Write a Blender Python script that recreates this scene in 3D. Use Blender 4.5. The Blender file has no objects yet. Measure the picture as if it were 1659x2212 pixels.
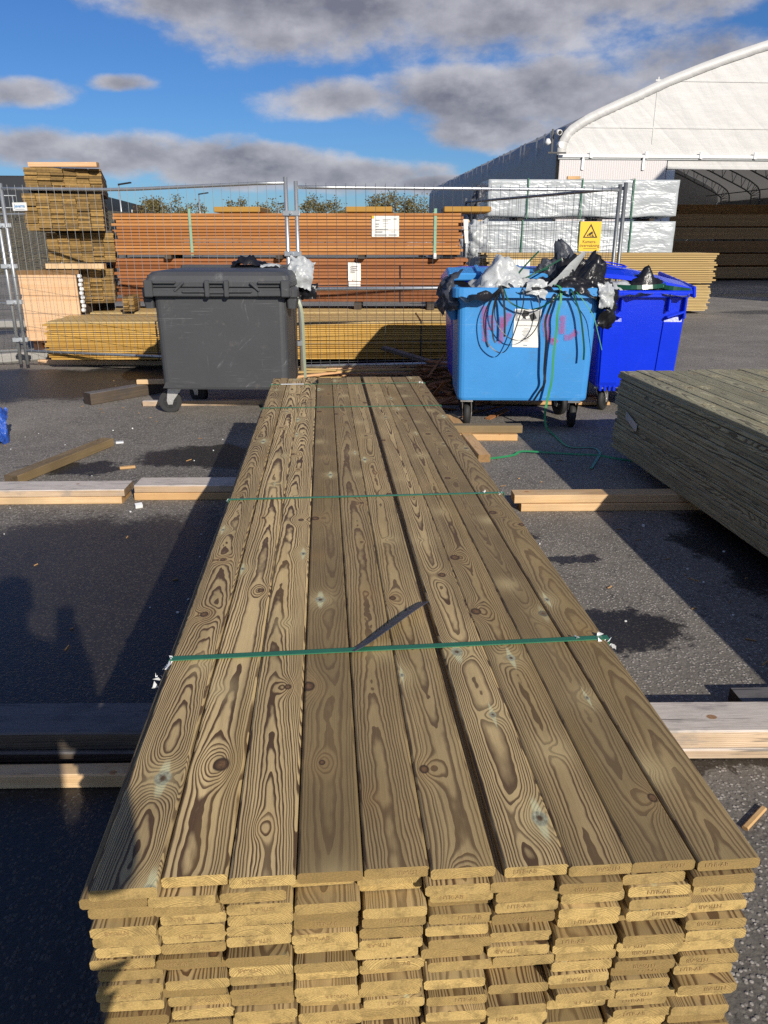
import bpy, math, random
from mathutils import Vector, Matrix, noise, Euler
R = math.radians
rnd = random.Random(7)
S = bpy.context.scene
COL = S.collection

# ------------------------------------------------------------------ camera, sky, sun, exposure
cam = bpy.data.objects.new('camera', bpy.data.cameras.new('camera')); COL.objects.link(cam)
cam.location = (0, 0, 1.46); cam.rotation_euler = (R(90 - 19.45), 0, 0)
cam.data.sensor_fit = 'VERTICAL'; cam.data.sensor_height = 24.0
cam.data.lens = 24.0 * 1661 / 2212
cam.data.clip_start = 0.03; cam.data.clip_end = 1500
S.camera = cam
SUN = Vector((0.380, -0.826, 0.417)).normalized()
sun = bpy.data.objects.new('sun', bpy.data.lights.new('sun', 'SUN')); COL.objects.link(sun)
sun.data.energy = 4.5; sun.data.angle = R(0.53); sun.data.color = (1.0, 0.93, 0.82)
sun.rotation_euler = SUN.to_track_quat('Z', 'Y').to_euler(); sun.location = (10, -20, 12)
S.view_settings.view_transform = 'Standard'; S.view_settings.look = 'None'
S.view_settings.gamma = 1; S.view_settings.use_curve_mapping = False
S.view_settings.exposure = 0.2
S.cycles.max_bounces = 6; S.cycles.transparent_max_bounces = 8
S.cycles.sample_clamp_indirect = 6
S.cycles.use_denoising = False


class NT:
    """small node-tree writer"""
    def __init__(s, tree):
        s.t = tree; s.n = tree.nodes; s.l = tree.links
    def set(s, sock, v):
        if isinstance(v, bpy.types.NodeSocket): s.l.new(v, sock)
        elif isinstance(v, (int, float)):
            if sock.type in ('RGBA',): sock.default_value = (v, v, v, 1)
            elif sock.type == 'VECTOR': sock.default_value = (v, v, v)
            else: sock.default_value = v
        else:
            v = tuple(v)
            if sock.type == 'RGBA' and len(v) == 3: v = v + (1,)
            sock.default_value = v
    def m(s, op, a, b=None, c=None, clamp=False):
        n = s.n.new('ShaderNodeMath'); n.operation = op; n.use_clamp = clamp
        s.set(n.inputs[0], a)
        if b is not None: s.set(n.inputs[1], b)
        if c is not None: s.set(n.inputs[2], c)
        return n.outputs[0]
    def v(s, op, a, b=None):
        n = s.n.new('ShaderNodeVectorMath'); n.operation = op
        s.set(n.inputs[0], a)
        if b is not None:
            if op == 'SCALE': s.set(n.inputs['Scale'], b)
            else: s.set(n.inputs[1], b)
        return n.outputs['Value'] if op in ('LENGTH', 'DOT_PRODUCT', 'DISTANCE') else n.outputs[0]
    def xyz(s, x, y, z):
        n = s.n.new('ShaderNodeCombineXYZ')
        for i, q in enumerate((x, y, z)): s.set(n.inputs[i], q)
        return n.outputs[0]
    def sep(s, vec):
        n = s.n.new('ShaderNodeSeparateXYZ'); s.set(n.inputs[0], vec); return n.outputs
    def noise(s, vec, scale=1.0, detail=2.0, rough=0.5, col=False):
        n = s.n.new('ShaderNodeTexNoise'); n.noise_dimensions = '3D'
        s.set(n.inputs['Vector'], vec); n.inputs['Scale'].default_value = scale
        n.inputs['Detail'].default_value = detail; n.inputs['Roughness'].default_value = rough
        return n.outputs['Color' if col else 'Fac']
    def ss(s, x, a, b):
        n = s.n.new('ShaderNodeMapRange'); n.interpolation_type = 'SMOOTHSTEP'
        s.set(n.inputs[0], x); s.set(n.inputs[1], a); s.set(n.inputs[2], b)
        n.inputs[3].default_value = 0; n.inputs[4].default_value = 1
        return n.outputs[0]
    def mix(s, f, a, b, mode='MIX'):
        n = s.n.new('ShaderNodeMix'); n.data_type = 'RGBA'; n.blend_type = mode
        s.set(n.inputs[0], f); s.set(n.inputs[6], a); s.set(n.inputs[7], b)
        return n.outputs[2]
    def new(s, kind): return s.n.new(kind)


# ---- world: Nishita sky with a cloud layer
W = bpy.data.worlds.new('World'); S.world = W; W.use_nodes = True
t = NT(W.node_tree); t.n.clear()
sky = t.new('ShaderNodeTexSky'); sky.sky_type = 'NISHITA'; sky.sun_disc = False
sky.sun_elevation = R(24.6); sky.sun_rotation = math.atan2(SUN.x, SUN.y)
sky.air_density = 1.0; sky.dust_density = 0.3; sky.ozone_density = 2.0
D = t.new('ShaderNodeTexCoord').outputs['Generated']
dx, dy, dz = t.sep(D)
hs = t.new('ShaderNodeHueSaturation'); hs.inputs['Saturation'].default_value = 1.12
hs.inputs['Value'].default_value = 1.0
t.set(hs.inputs['Color'], sky.outputs[0])
skyc = t.mix(1.0, hs.outputs[0], (0.42, 0.68, 1.10), 'MULTIPLY')
dyc = t.m('MAXIMUM', dy, 0.05)
U = t.m('DIVIDE', dx, dyc); V = t.m('DIVIDE', dz, dyc)
front = t.ss(dy, 0.05, 0.3)
cv = t.xyz(t.m('MULTIPLY', dx, 1.0), t.m('MULTIPLY', dy, 1.0), t.m('MULTIPLY', dz, 1.9))
N1 = t.noise(cv, 8.5, 8, 0.6)
N2 = t.noise(t.v('ADD', cv, (0.018, 0.0, 0.036)), 8.5, 7, 0.58)
Nbig = t.noise(cv, 2.0, 3, 0.5)
blobs = [(-0.07, 0.243, 0.19, 0.060), (0.12, 0.250, 0.24, 0.058), (0.26, 0.265, 0.14, 0.045), (-0.20, 0.258, 0.15, 0.036),
         (-0.065, 0.157, 0.090, 0.024), (0.10, 0.153, 0.150, 0.040), (0.21, 0.160, 0.13, 0.045), (0.12, 0.124, 0.105, 0.024), (0.38, 0.185, 0.15, 0.040),
         (-0.44, 0.104, 0.11, 0.024), (-0.30, 0.096, 0.14, 0.026), (-0.16, 0.083, 0.14, 0.024), (-0.03, 0.073, 0.11, 0.020), (0.05, 0.064, 0.07, 0.012),
         (-0.43, 0.162, 0.085, 0.018), (-0.305, 0.171, 0.042, 0.011), (-0.7, 0.16, 0.2, 0.04), (0.8, 0.3, 0.3, 0.08)]
B = None; VV = None
for (u0, v0, a, b) in blobs:
    eu = t.m('DIVIDE', t.m('SUBTRACT', U, u0), a); ev = t.m('DIVIDE', t.m('SUBTRACT', V, v0), b)
    e = t.m('SUBTRACT', 1.0, t.m('ADD', t.m('MULTIPLY', eu, eu), t.m('MULTIPLY', ev, ev)))
    B = e if B is None else t.m('MAXIMUM', B, e)
B = t.m('MAXIMUM', B, -1.2)
back = t.m('MULTIPLY', t.m('SUBTRACT', Nbig, 0.52), 9.0)
Bm = t.m('ADD', t.m('MULTIPLY', B, front), t.m('MULTIPLY', back, t.m('SUBTRACT', 1.0, front)))
dens = t.m('ADD', t.m('MULTIPLY', Bm, 0.55), t.m('MULTIPLY', t.m('SUBTRACT', N1, 0.46), 2.0))
mask = t.ss(dens, -0.10, 0.50)
relief = t.m('MULTIPLY', t.m('SUBTRACT', N1, N2), 2.5)
thick = t.ss(dens, 0.15, 0.75)
lit = t.m('ADD', t.m('SUBTRACT', 0.74, t.m('MULTIPLY', thick, 0.40)), relief, clamp=True)
cloudc = t.mix(lit, (2.3, 2.35, 2.95), (7.0, 7.0, 7.6))
skymix = t.mix(t.m('MULTIPLY', mask, 0.96), skyc, cloudc)
bg = t.new('ShaderNodeBackground'); t.set(bg.inputs[0], skymix); bg.inputs[1].default_value = 0.07
t.l.new(bg.outputs[0], t.new('ShaderNodeOutputWorld').inputs[0])


# ------------------------------------------------------------------ mesh helpers
def tag(o, label=None, cat=None, group=None, kind=None):
    if label: o['label'] = label
    if cat: o['category'] = cat
    if group: o['group'] = group
    if kind: o['kind'] = kind
    return o

def empty(name, loc=(0, 0, 0), rz=0, rx=0, ry=0):
    o = bpy.data.objects.new(name, None); COL.objects.link(o)
    o.location = loc; o.rotation_euler = (rx, ry, rz); o.empty_display_size = 0.1
    return o

def link(name, me, parent=None, loc=None, rot=None):
    o = bpy.data.objects.new(name, me); COL.objects.link(o)
    if parent is not None: o.parent = parent
    if loc is not None: o.location = loc
    if rot is not None: o.rotation_euler = rot
    return o


class MB:
    def __init__(s): s.v = []; s.f = []; s.mi = []; s.sm = []
    def add(s, vs, fs, mi=0, smooth=False):
        k = len(s.v); s.v += [tuple(q) for q in vs]
        for f in fs: s.f.append([i + k for i in f]); s.mi.append(mi); s.sm.append(smooth)
        return s
    def box(s, c, d, rot=None, mi=0, bev=0.0):
        hx, hy, hz = d[0] / 2, d[1] / 2, d[2] / 2
        if bev > 0:      # chamfered box
            b = min(bev, hx * .9, hy * .9, hz * .9); vs = []; idx = {}
            for sx in (-1, 1):
                for sy in (-1, 1):
                    for sz in (-1, 1):
                        for ax in range(3):
                            p = [sx * (hx - b), sy * (hy - b), sz * (hz - b)]
                            p[ax] = (sx * hx, sy * hy, sz * hz)[ax]
                            idx[(sx, sy, sz, ax)] = len(vs); vs.append(p)
            fs = []
            for ax in range(3):
                o1, o2 = [(1, 2), (2, 0), (0, 1)][ax]
                for sg in (-1, 1):
                    q = []
                    for (a, c2) in ((-1, -1), (1, -1), (1, 1), (-1, 1)):
                        k = [0, 0, 0]; k[ax] = sg; k[o1] = a; k[o2] = c2; q.append(idx[(*k, ax)])
                    fs.append(q if sg > 0 else q[::-1])
            for ax in range(3):   # edges along ax
                o1, o2 = [(1, 2), (2, 0), (0, 1)][ax]
                for a in (-1, 1):
                    for c2 in (-1, 1):
                        k0 = [0, 0, 0]; k0[o1] = a; k0[o2] = c2; k1 = k0[:]; k0[ax] = -1; k1[ax] = 1
                        q = [idx[(*k0, o1)], idx[(*k1, o1)], idx[(*k1, o2)], idx[(*k0, o2)]]
                        fs.append(q if a * c2 < 0 else q[::-1])
            for sx in (-1, 1):
                for sy in (-1, 1):
                    for sz in (-1, 1):
                        q = [idx[(sx, sy, sz, i)] for i in range(3)]
                        fs.append(q if sx * sy * sz > 0 else q[::-1])
        else:
            vs = [(x, y, z) for x in (-hx, hx) for y in (-hy, hy) for z in (-hz, hz)]
            fs = [[0, 1, 3, 2], [4, 6, 7, 5], [0, 4, 5, 1], [2, 3, 7, 6], [0, 2, 6, 4], [1, 5, 7, 3]]
        M = Matrix.Translation(c)
        if rot is not None: M = M @ Euler(rot).to_matrix().to_4x4()
        return s.add([M @ Vector(p) for p in vs], fs, mi)
    def tube(s, pts, r, n=8, cap=True, mi=0):
        pts = [Vector(p) for p in pts]; vs = []; fs = []
        rr = r if isinstance(r, (list, tuple)) else [r] * len(pts)
        up = None
        for i, p in enumerate(pts):
            d = (pts[min(i + 1, len(pts) - 1)] - pts[max(i - 1, 0)]).normalized()
            if up is None: up = Vector((0, 0, 1)) if abs(d.z) < .9 else Vector((1, 0, 0))
            a = d.cross(up).normalized(); b = a.cross(d).normalized(); up = b
            for k in range(n):
                w = 2 * math.pi * k / n
                vs.append(p + (a * math.cos(w) + b * math.sin(w)) * rr[i])
        for i in range(len(pts) - 1):
            for k in range(n):
                fs.append([i * n + k, i * n + (k + 1) % n, (i + 1) * n + (k + 1) % n, (i + 1) * n + k])
        s.add(vs, fs, mi, n > 4)
        if cap:
            k0 = len(s.v) - len(vs)
            s.f.append([k0 + k for k in range(n)][::-1]); s.mi.append(mi); s.sm.append(False)
            s.f.append([k0 + (len(pts) - 1) * n + k for k in range(n)]); s.mi.append(mi); s.sm.append(False)
        return s
    def loft(s, loops, cap0=True, cap1=True, closed=True, mi=0, smooth=False):
        n = len(loops[0]); vs = [p for L in loops for p in L]; fs = []
        for i in range(len(loops) - 1):
            for k in range(n if closed else n - 1):
                fs.append([i * n + k, i * n + (k + 1) % n, (i + 1) * n + (k + 1) % n, (i + 1) * n + k])
        s.add(vs, fs, mi, smooth); k0 = len(s.v) - len(vs)
        if cap0: s.f.append([k0 + k for k in range(n)][::-1]); s.mi.append(mi); s.sm.append(False)
        if cap1: s.f.append([k0 + (len(loops) - 1) * n + k for k in range(n)]); s.mi.append(mi); s.sm.append(False)
        return s
    def ribbon(s, pts, w, side=None, th=0.0012, sub=4, mi=0):
        """flat band with thickness along a smoothed line; side = vector across the width"""
        pts = [Vector(p) for p in pts]; P = []
        if sub > 1 and len(pts) > 2:
            for i in range(len(pts) - 1):
                p0, p1, p2, p3 = pts[max(i - 1, 0)], pts[i], pts[i + 1], pts[min(i + 2, len(pts) - 1)]
                for q in range(sub):
                    u = q / sub
                    P.append(.5 * ((2 * p1) + (p2 - p0) * u + (2 * p0 - 5 * p1 + 4 * p2 - p3) * u * u + (3 * p1 - p0 - 3 * p2 + p3) * u ** 3))
            P.append(pts[-1])
        else: P = pts
        loops = []
        for i, p in enumerate(P):
            d = (P[min(i + 1, len(P) - 1)] - P[max(i - 1, 0)]).normalized()
            sd = Vector(side(i / max(1, len(P) - 1))) if callable(side) else Vector(side)
            sd = (sd - d * sd.dot(d))
            sd = sd.normalized() if sd.length > 1e-4 else Vector((1, 0, 0))
            nn = sd.cross(d).normalized() * th / 2; h = sd * w / 2
            loops.append([p - h - nn, p + h - nn, p + h + nn, p - h + nn])
        return s.loft(loops, mi=mi)
    def mesh(s, name, mats):
        me = bpy.data.meshes.new(name); me.from_pydata(s.v, [], s.f)
        if not isinstance(mats, (list, tuple)): mats = [mats]
        for m in mats: me.materials.append(m)
        me.polygons.foreach_set('material_index', s.mi); me.polygons.foreach_set('use_smooth', s.sm)
        me.update(); return me
    def build(s, name, mats, parent=None, loc=None, rot=None):
        return link(name, s.mesh(name, mats), parent, loc, rot)


def rrect(w, d, r, z, cx=0, cy=0, n=4):
    """rounded rectangle loop, counter-clockwise"""
    out = []
    for (sx, sy, a0) in ((1, 1, 0), (-1, 1, 90), (-1, -1, 180), (1, -1, 270)):
        for k in range(n + 1):
            a = R(a0 + 90 * k / n)
            out.append((cx + sx * (w / 2 - r) + r * math.cos(a), cy + sy * (d / 2 - r) + r * math.sin(a), z))
    return out

_font_cache = {}
def text_mesh(body, size, mat, name='text', align='CENTER', bold=0.0):
    key = (body, size, mat.name, align, bold)
    if key in _font_cache: return _font_cache[key]
    cu = bpy.data.curves.new(name, 'FONT'); cu.body = body; cu.size = size
    cu.align_x = align; cu.align_y = 'CENTER'; cu.resolution_u = 2; cu.extrude = 0.0004; cu.offset = bold
    o = bpy.data.objects.new(name, cu); COL.objects.link(o)
    bpy.context.view_layer.update()
    me = bpy.data.meshes.new_from_object(o.evaluated_get(bpy.context.evaluated_depsgraph_get()))
    me.name = name; me.materials.clear(); me.materials.append(mat)
    bpy.data.objects.remove(o); bpy.data.curves.remove(cu)
    _font_cache[key] = me
    return me


# ------------------------------------------------------------------ materials
def mat(name):
    m = bpy.data.materials.new(name); m.use_nodes = True
    t = NT(m.node_tree); b = t.n['Principled BSDF']
    return m, t, b

def bump(t, b, h, dist, strength=1.0):
    n = t.new('ShaderNodeBump'); n.inputs['Strength'].default_value = strength
    n.inputs['Distance'].default_value = dist; t.set(n.inputs['Height'], h)
    t.l.new(n.outputs[0], b.inputs['Normal'])

def simple(name, col, rough=0.6, metal=0.0, nscale=0, namp=0.15, bmp=0, spec=0.5):
    m, t, b = mat(name)
    b.inputs['Roughness'].default_value = rough; b.inputs['Metallic'].default_value = metal
    b.inputs['Specular IOR Level'].default_value = spec
    if nscale:
        P = t.new('ShaderNodeTexCoord').outputs['Object']
        N = t.noise(P, nscale, 5, .6)
        f = t.m('ADD', 1 - namp, t.m('MULTIPLY', N, 2 * namp))
        t.set(b.inputs['Base Color'], t.mix(1.0, col, t.xyz(f, f, f), 'MULTIPLY'))
        if bmp: bump(t, b, N, bmp)
    else: b.inputs['Base Color'].default_value = (*col, 1)
    return m

def wood(name, la, lb, dark, end, spacing=.0045, knots=True, contrast=1.0, rough=.62, pithbase=.022, grey=None,
         warp=1.0, knotgreen=True, kfreq=2.3, spec=.35):
    """sawn softwood: growth rings of a wandering pith, bent round knots; object colour = seed, tone, contrast, pith depth"""
    m, t, b = mat(name)
    tc = t.new('ShaderNodeTexCoord'); P = tc.outputs['Object']; x, y, z = t.sep(P)
    oi = t.new('ShaderNodeObjectInfo')
    sc = t.new('ShaderNodeSeparateColor'); t.l.new(oi.outputs['Color'], sc.inputs[0])
    seed = t.m('MULTIPLY', sc.outputs[0], 97.0); tone = sc.outputs[1]; con = sc.outputs[2]; pith = oi.outputs['Alpha']
    na = t.noise(t.xyz(seed, t.m('MULTIPLY', y, .7), 3.7), 1, 1)
    nb = t.noise(t.xyz(t.m('ADD', seed, 31.3), t.m('MULTIPLY', y, 1.25), 9.1), 1, 1)
    px = t.m('MULTIPLY', t.m('SUBTRACT', na, .5), .11)
    slope = t.m('MULTIPLY', t.m('SUBTRACT', t.m('FRACT', t.m('MULTIPLY', sc.outputs[0], 7.31)), .5), .050)
    spc = t.m('MULTIPLY', spacing, t.m('ADD', .72, t.m('MULTIPLY', t.m('FRACT', t.m('MULTIPLY', sc.outputs[0], 23.7)), .65)))
    pz = t.m('ADD', t.m('ADD', pithbase, t.m('MULTIPLY', pith, .05)), t.m('ADD', t.m('MULTIPLY', y, slope), t.m('MULTIPLY', t.m('SUBTRACT', nb, .5), .016)))
    ax = t.m('SUBTRACT', x, px); az = t.m('ADD', z, pz)
    r = t.m('SQRT', t.m('ADD', t.m('MULTIPLY', ax, ax), t.m('MULTIPLY', az, az)))
    sv = t.xyz(t.m('ADD', seed, t.m('MULTIPLY', x, 14.0)), t.m('MULTIPLY', y, 1.9), t.m('MULTIPLY', z, 14.0))
    w1 = t.m('MULTIPLY', t.m('SUBTRACT', t.noise(sv, 1, 2), .5), .0085 * warp)
    sv2 = t.xyz(t.m('ADD', seed, t.m('MULTIPLY', x, 60.0)), t.m('MULTIPLY', y, 22.0), t.m('MULTIPLY', z, 60.0))
    w2 = t.m('MULTIPLY', t.m('SUBTRACT', t.noise(sv2, 1, 1), .5), .0022 * warp)
    r = t.m('ADD', r, t.m('ADD', w1, w2))
    if knots:
        def knot_set(freq, off, xs):
            T = t.m('ADD', t.m('MULTIPLY', y, freq), t.m('ADD', t.m('MULTIPLY', seed, 13.7), off))
            vo = t.new('ShaderNodeTexVoronoi'); vo.voronoi_dimensions = '1D'; vo.feature = 'F1'
            t.set(vo.inputs['W'], T); vo.inputs['Scale'].default_value = 1; vo.inputs['Randomness'].default_value = .75
            dyk = t.m('DIVIDE', t.m('SUBTRACT', T, vo.outputs['W']), freq)
            kc = t.new('ShaderNodeSeparateColor'); t.l.new(vo.outputs['Color'], kc.inputs[0])
            dxk = t.m('SUBTRACT', x, t.m('MULTIPLY', t.m('SUBTRACT', kc.outputs[0], .5), xs))
            kd = t.m('SQRT', t.m('ADD', t.m('MULTIPLY', dxk, dxk), t.m('MULTIPLY', t.m('MULTIPLY', dyk, dyk), .55)))
            size = t.m('MULTIPLY', kc.outputs[1], .0165)
            return dxk, dyk, kd, size, kc.outputs[2]
        dxk, dyk, kd, size, kr = knot_set(kfreq, 0.0, .085)
        q = t.m('DIVIDE', kd, t.m('ADD', .010, t.m('MULTIPLY', size, 1.7)))
        bumpk = t.m('MULTIPLY', t.m('EXPONENT', t.m('MULTIPLY', t.m('MULTIPLY', q, q), -1.0)), t.m('MULTIPLY', t.m('ADD', .002, t.m('MULTIPLY', size, .95)), t.m('SUBTRACT', t.m('MULTIPLY', t.ss(kr, .25, .35), 2.0), 1.0)))
        r = t.m('ADD', r, bumpk)
    rn = t.m('ADD', t.m('DIVIDE', r, spc), t.m('MULTIPLY', t.noise(t.xyz(t.m('MULTIPLY', r, 70.0), seed, 0), 1, 2), 3.2))
    fr = t.m('FRACT', rn)
    late = t.m('MULTIPLY', t.ss(fr, .38, .80), t.m('SUBTRACT', 1.0, t.ss(fr, .95, 1.0)))
    per = t.noise(t.xyz(t.m('FLOOR', rn), seed, 1.5), 1.7, 0)
    late = t.m('MULTIPLY', late, t.m('ADD', .45, t.m('MULTIPLY', per, 1.1)), clamp=True)
    late = t.m('MULTIPLY', late, t.m('MULTIPLY', t.m('ADD', .30, t.m('MULTIPLY', con, .85)), contrast), clamp=True)
    base = t.mix(tone, la, lb)
    streak = t.noise(t.xyz(t.m('ADD', seed, t.m('MULTIPLY', x, 40.0)), t.m('MULTIPLY', y, 1.6), t.m('MULTIPLY', z, 40.0)), 1, 3)
    base = t.mix(t.m('MULTIPLY', t.ss(streak, .42, .75), .45), base, lb)
    blot = t.noise(t.xyz(t.m('ADD', seed, t.m('MULTIPLY', x, 7.0)), t.m('MULTIPLY', y, 2.2), z), 1, 4, .6)
    c = t.mix(late, base, dark)
    f = t.m('ADD', .48, t.m('MULTIPLY', blot, 1.04))
    c = t.mix(1.0, c, t.xyz(f, f, t.m('MULTIPLY', f, .97)), 'MULTIPLY')
    fib = t.noise(t.xyz(t.m('ADD', seed, t.m('MULTIPLY', x, 520.0)), t.m('MULTIPLY', y, 14.0), t.m('MULTIPLY', z, 520.0)), 1, 2)
    ff = t.m('ADD', .80, t.m('MULTIPLY', fib, .40))
    c = t.mix(1.0, c, t.xyz(ff, ff, ff), 'MULTIPLY')
    if knots:
        warmk = t.m('EXPONENT', t.m('MULTIPLY', t.m('MULTIPLY', kd, kd), -900.0))
        c = t.mix(t.m('MULTIPLY', warmk, t.m('ADD', .12, t.m('MULTIPLY', kr, .45))), c, t.mix(t.ss(kr, .3, .6), (.36, .20, .07), (.58, .45, .22)) if knotgreen else [min(1, q * 1.1) for q in lb])
    tint = t.noise(t.xyz(t.m('ADD', seed, t.m('MULTIPLY', x, 11.0)), t.m('MULTIPLY', y, 1.1), 4.4), 1, 3)
    c = t.mix(t.m('MULTIPLY', t.ss(tint, .5, .75), .30), c, [lb[0] * 1.25, lb[1] * 1.15, lb[2] * .75])
    if grey is not None:
        gz = t.ss(t.m('ADD', t.sep(tc.outputs['Normal'])[2], t.m('MULTIPLY', t.m('SUBTRACT', blot, .5), .8)), .35, .75)
        c = t.mix(t.m('MULTIPLY', gz, .80), c, t.mix(fib, [g * .45 for g in grey], [g * 1.45 for g in grey]))
        crk = t.noise(t.xyz(t.m('ADD', seed, t.m('MULTIPLY', x, 75.0)), t.m('MULTIPLY', y, 2.6), t.m('MULTIPLY', z, 75.0)), 1, 3, .6)
        c = t.mix(t.m('MULTIPLY', t.ss(crk, .60, .68), .75), c, [g * .16 for g in grey])
        dirt = t.noise(t.xyz(t.m('ADD', seed, t.m('MULTIPLY', x, 16.0)), t.m('MULTIPLY', y, 6.0), t.m('MULTIPLY', z, 16.0)), 1, 5, .7)
        c = t.mix(t.m('MULTIPLY', t.ss(dirt, .48, .72), .6), c, [g * .35 for g in grey])
    if knots:
        kb = t.m('SUBTRACT', 1.0, t.ss(kd, t.m('MULTIPLY', size, .72), t.m('ADD', .0008, size)))
        big = t.ss(size, .0042, .006)
        kb = t.m('MULTIPLY', kb, big)
        if knotgreen:
            ady = t.m('ABSOLUTE', dyk)
            hn = t.noise(t.xyz(t.m('ADD', seed, t.m('MULTIPLY', x, 90.0)), t.m('MULTIPLY', y, 40.0), 2.2), 1, 4, .7)
            prof = t.m('MULTIPLY', t.m('MULTIPLY', size, t.m('ADD', .35, t.m('MULTIPLY', hn, .95))), t.m('MAXIMUM', 0.0, t.m('SUBTRACT', 1.0, t.m('DIVIDE', ady, t.m('MULTIPLY', size, 5.5)))))
            halo = t.m('SUBTRACT', 1.0, t.ss(t.m('ABSOLUTE', dxk), t.m('MULTIPLY', prof, .55), t.m('ADD', prof, .0012)))
            halo = t.m('MULTIPLY', t.m('MULTIPLY', halo, t.m('SUBTRACT', 1.0, t.ss(ady, .03, .06))), t.m('MULTIPLY', big, t.ss(kr, .5, .65)))
            c = t.mix(t.m('MULTIPLY', halo, .60), c, (.66, .66, .40))
            kcol = t.mix(t.noise(P, 160, 3), (.055, .035, .02), t.mix(t.ss(kr, .5, .65), t.mix(t.ss(kd, t.m('MULTIPLY', size, .25), t.m('MULTIPLY', size, .85)), (.30, .16, .065), (.045, .026, .014)), t.mix(t.ss(t.m('ADD', kd, t.m('MULTIPLY', t.m('SUBTRACT', hn, .5), .006)), t.m('MULTIPLY', size, .15), t.m('MULTIPLY', size, .55)), (.16, .10, .05), (.62, .62, .42))))
        else:
            kcol = t.mix(t.noise(P, 160, 3), [q * .6 for q in dark], [q * 1.6 for q in dark])
        c = t.mix(kb, c, kcol)
    en = t.ss(t.m('ABSOLUTE', t.sep(tc.outputs['Normal'])[1]), .75, .9)
    sp = t.noise(P, 330, 3, .7)
    ecol = t.mix(t.m('MULTIPLY', late, .75), t.mix(tone, end, [end[0] * .40, end[1] * .37, end[2] * .36]), [q * .40 for q in end])
    ecol = t.mix(t.m('MULTIPLY', t.ss(t.noise(t.v('ADD', P, t.xyz(seed, 0, 0)), 30, 5, .7), .44, .66), .75), ecol, [q * .36 for q in end])
    es = t.m('ADD', .45, t.m('MULTIPLY', sp, 1.05))
    ecol = t.mix(1.0, ecol, t.xyz(es, es, es), 'MULTIPLY')
    c = t.mix(en, c, ecol)
    t.set(b.inputs['Base Color'], c)
    b.inputs['Roughness'].default_value = rough; b.inputs['Specular IOR Level'].default_value = spec
    bump(t, b, t.m('ADD', t.m('MULTIPLY', late, -.6), t.m('MULTIPLY', fib, .5)), .0008, .6)
    return m

def far_wood(name, a, bcol, end, rough=.7):
    """sawn timber seen from several metres: streaks, knots, darker edges in the grain"""
    m, t, b = mat(name)
    tc = t.new('ShaderNodeTexCoord'); P = tc.outputs['Object']; x, y, z = t.sep(P)
    oi = t.new('ShaderNodeObjectInfo'); sc = t.new('ShaderNodeSeparateColor'); t.l.new(oi.outputs['Color'], sc.inputs[0])
    seed = t.m('MULTIPLY', sc.outputs[0], 97.0)
    s1 = t.noise(t.xyz(t.m('ADD', seed, t.m('MULTIPLY', x, 60.0)), t.m('MULTIPLY', y, 2.0), t.m('ADD', seed, t.m('MULTIPLY', z, 60.0))), 1, 4, .6)
    c = t.mix(t.ss(t.m('ADD', s1, t.m('MULTIPLY', t.m('SUBTRACT', sc.outputs[1], .5), .85)), .3, .7), a, bcol)
    vo = t.new('ShaderNodeTexVoronoi'); vo.voronoi_dimensions = '3D'
    t.set(vo.inputs['Vector'], t.xyz(t.m('ADD', seed, t.m('MULTIPLY', x, 6.0)), t.m('MULTIPLY', y, 2.4), t.m('MULTIPLY', z, 6.0)))
    kn = t.m('SUBTRACT', 1.0, t.ss(vo.outputs['Distance'], .04, .11))
    kcs = t.new('ShaderNodeSeparateColor'); t.l.new(vo.outputs['Color'], kcs.inputs[0])
    kc = t.mix(t.ss(kcs.outputs[0], .45, .5), [q * .25 for q in bcol], [min(1, q * 1.7) for q in a])
    c = t.mix(t.m('MULTIPLY', kn, t.m('MULTIPLY', .75, t.ss(kcs.outputs[1], .4, .55))), c, kc)
    en = t.ss(t.m('ABSOLUTE', t.sep(tc.outputs['Normal'])[1]), .75, .9)
    ev = t.m('ADD', .15, t.m('MULTIPLY', t.noise(t.v('ADD', P, t.xyz(seed, 0, 0)), 24, 5, .75), 1.7))
    ec = t.mix(1.0, t.mix(sc.outputs[1], end, [q * .34 for q in end]), t.xyz(ev, ev, ev), 'MULTIPLY')
    t.set(b.inputs['Base Color'], t.mix(en, c, ec)); b.inputs['Roughness'].default_value = rough
    b.inputs['Specular IOR Level'].default_value = .3
    bump(t, b, s1, .004, .4)
    return m

M = {}
M['deck'] = wood('pressure_treated_pine', (.62, .455, .225), (.235, .165, .075), (.105, .060, .030), (.58, .405, .150), spacing=.0027, kfreq=2.9)
M['deck_grey'] = wood('green_grey_treated_pine', (.44, .40, .25), (.27, .255, .165), (.11, .092, .055), (.34, .27, .12), spacing=.0033, kfreq=1.6)
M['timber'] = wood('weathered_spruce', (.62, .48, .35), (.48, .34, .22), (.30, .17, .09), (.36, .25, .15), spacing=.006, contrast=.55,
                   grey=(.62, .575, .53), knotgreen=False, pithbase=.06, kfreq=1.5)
M['timber_fresh'] = wood('fresh_spruce', (.66, .48, .29), (.54, .33, .15), (.40, .20, .08), (.55, .33, .14), spacing=.005, contrast=.5,
                         knotgreen=False, pithbase=.08, kfreq=1.2)
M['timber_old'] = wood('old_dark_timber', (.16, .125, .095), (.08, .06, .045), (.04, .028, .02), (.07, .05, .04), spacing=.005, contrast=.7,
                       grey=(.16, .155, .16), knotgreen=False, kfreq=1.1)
M['timber_tan'] = wood('dirty_tan_timber', (.26, .19, .10), (.16, .11, .06), (.10, .06, .03), (.15, .11, .07), spacing=.006, contrast=.6,
                       knotgreen=False, kfreq=1.1)
M['yellow'] = far_wood('yellow_treated_pine', (.56, .34, .085), (.40, .22, .045), (.42, .26, .08))
M['yellow_top'] = far_wood('pale_treated_top', (.52, .38, .17), (.42, .28, .11), (.42, .26, .08))
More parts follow.
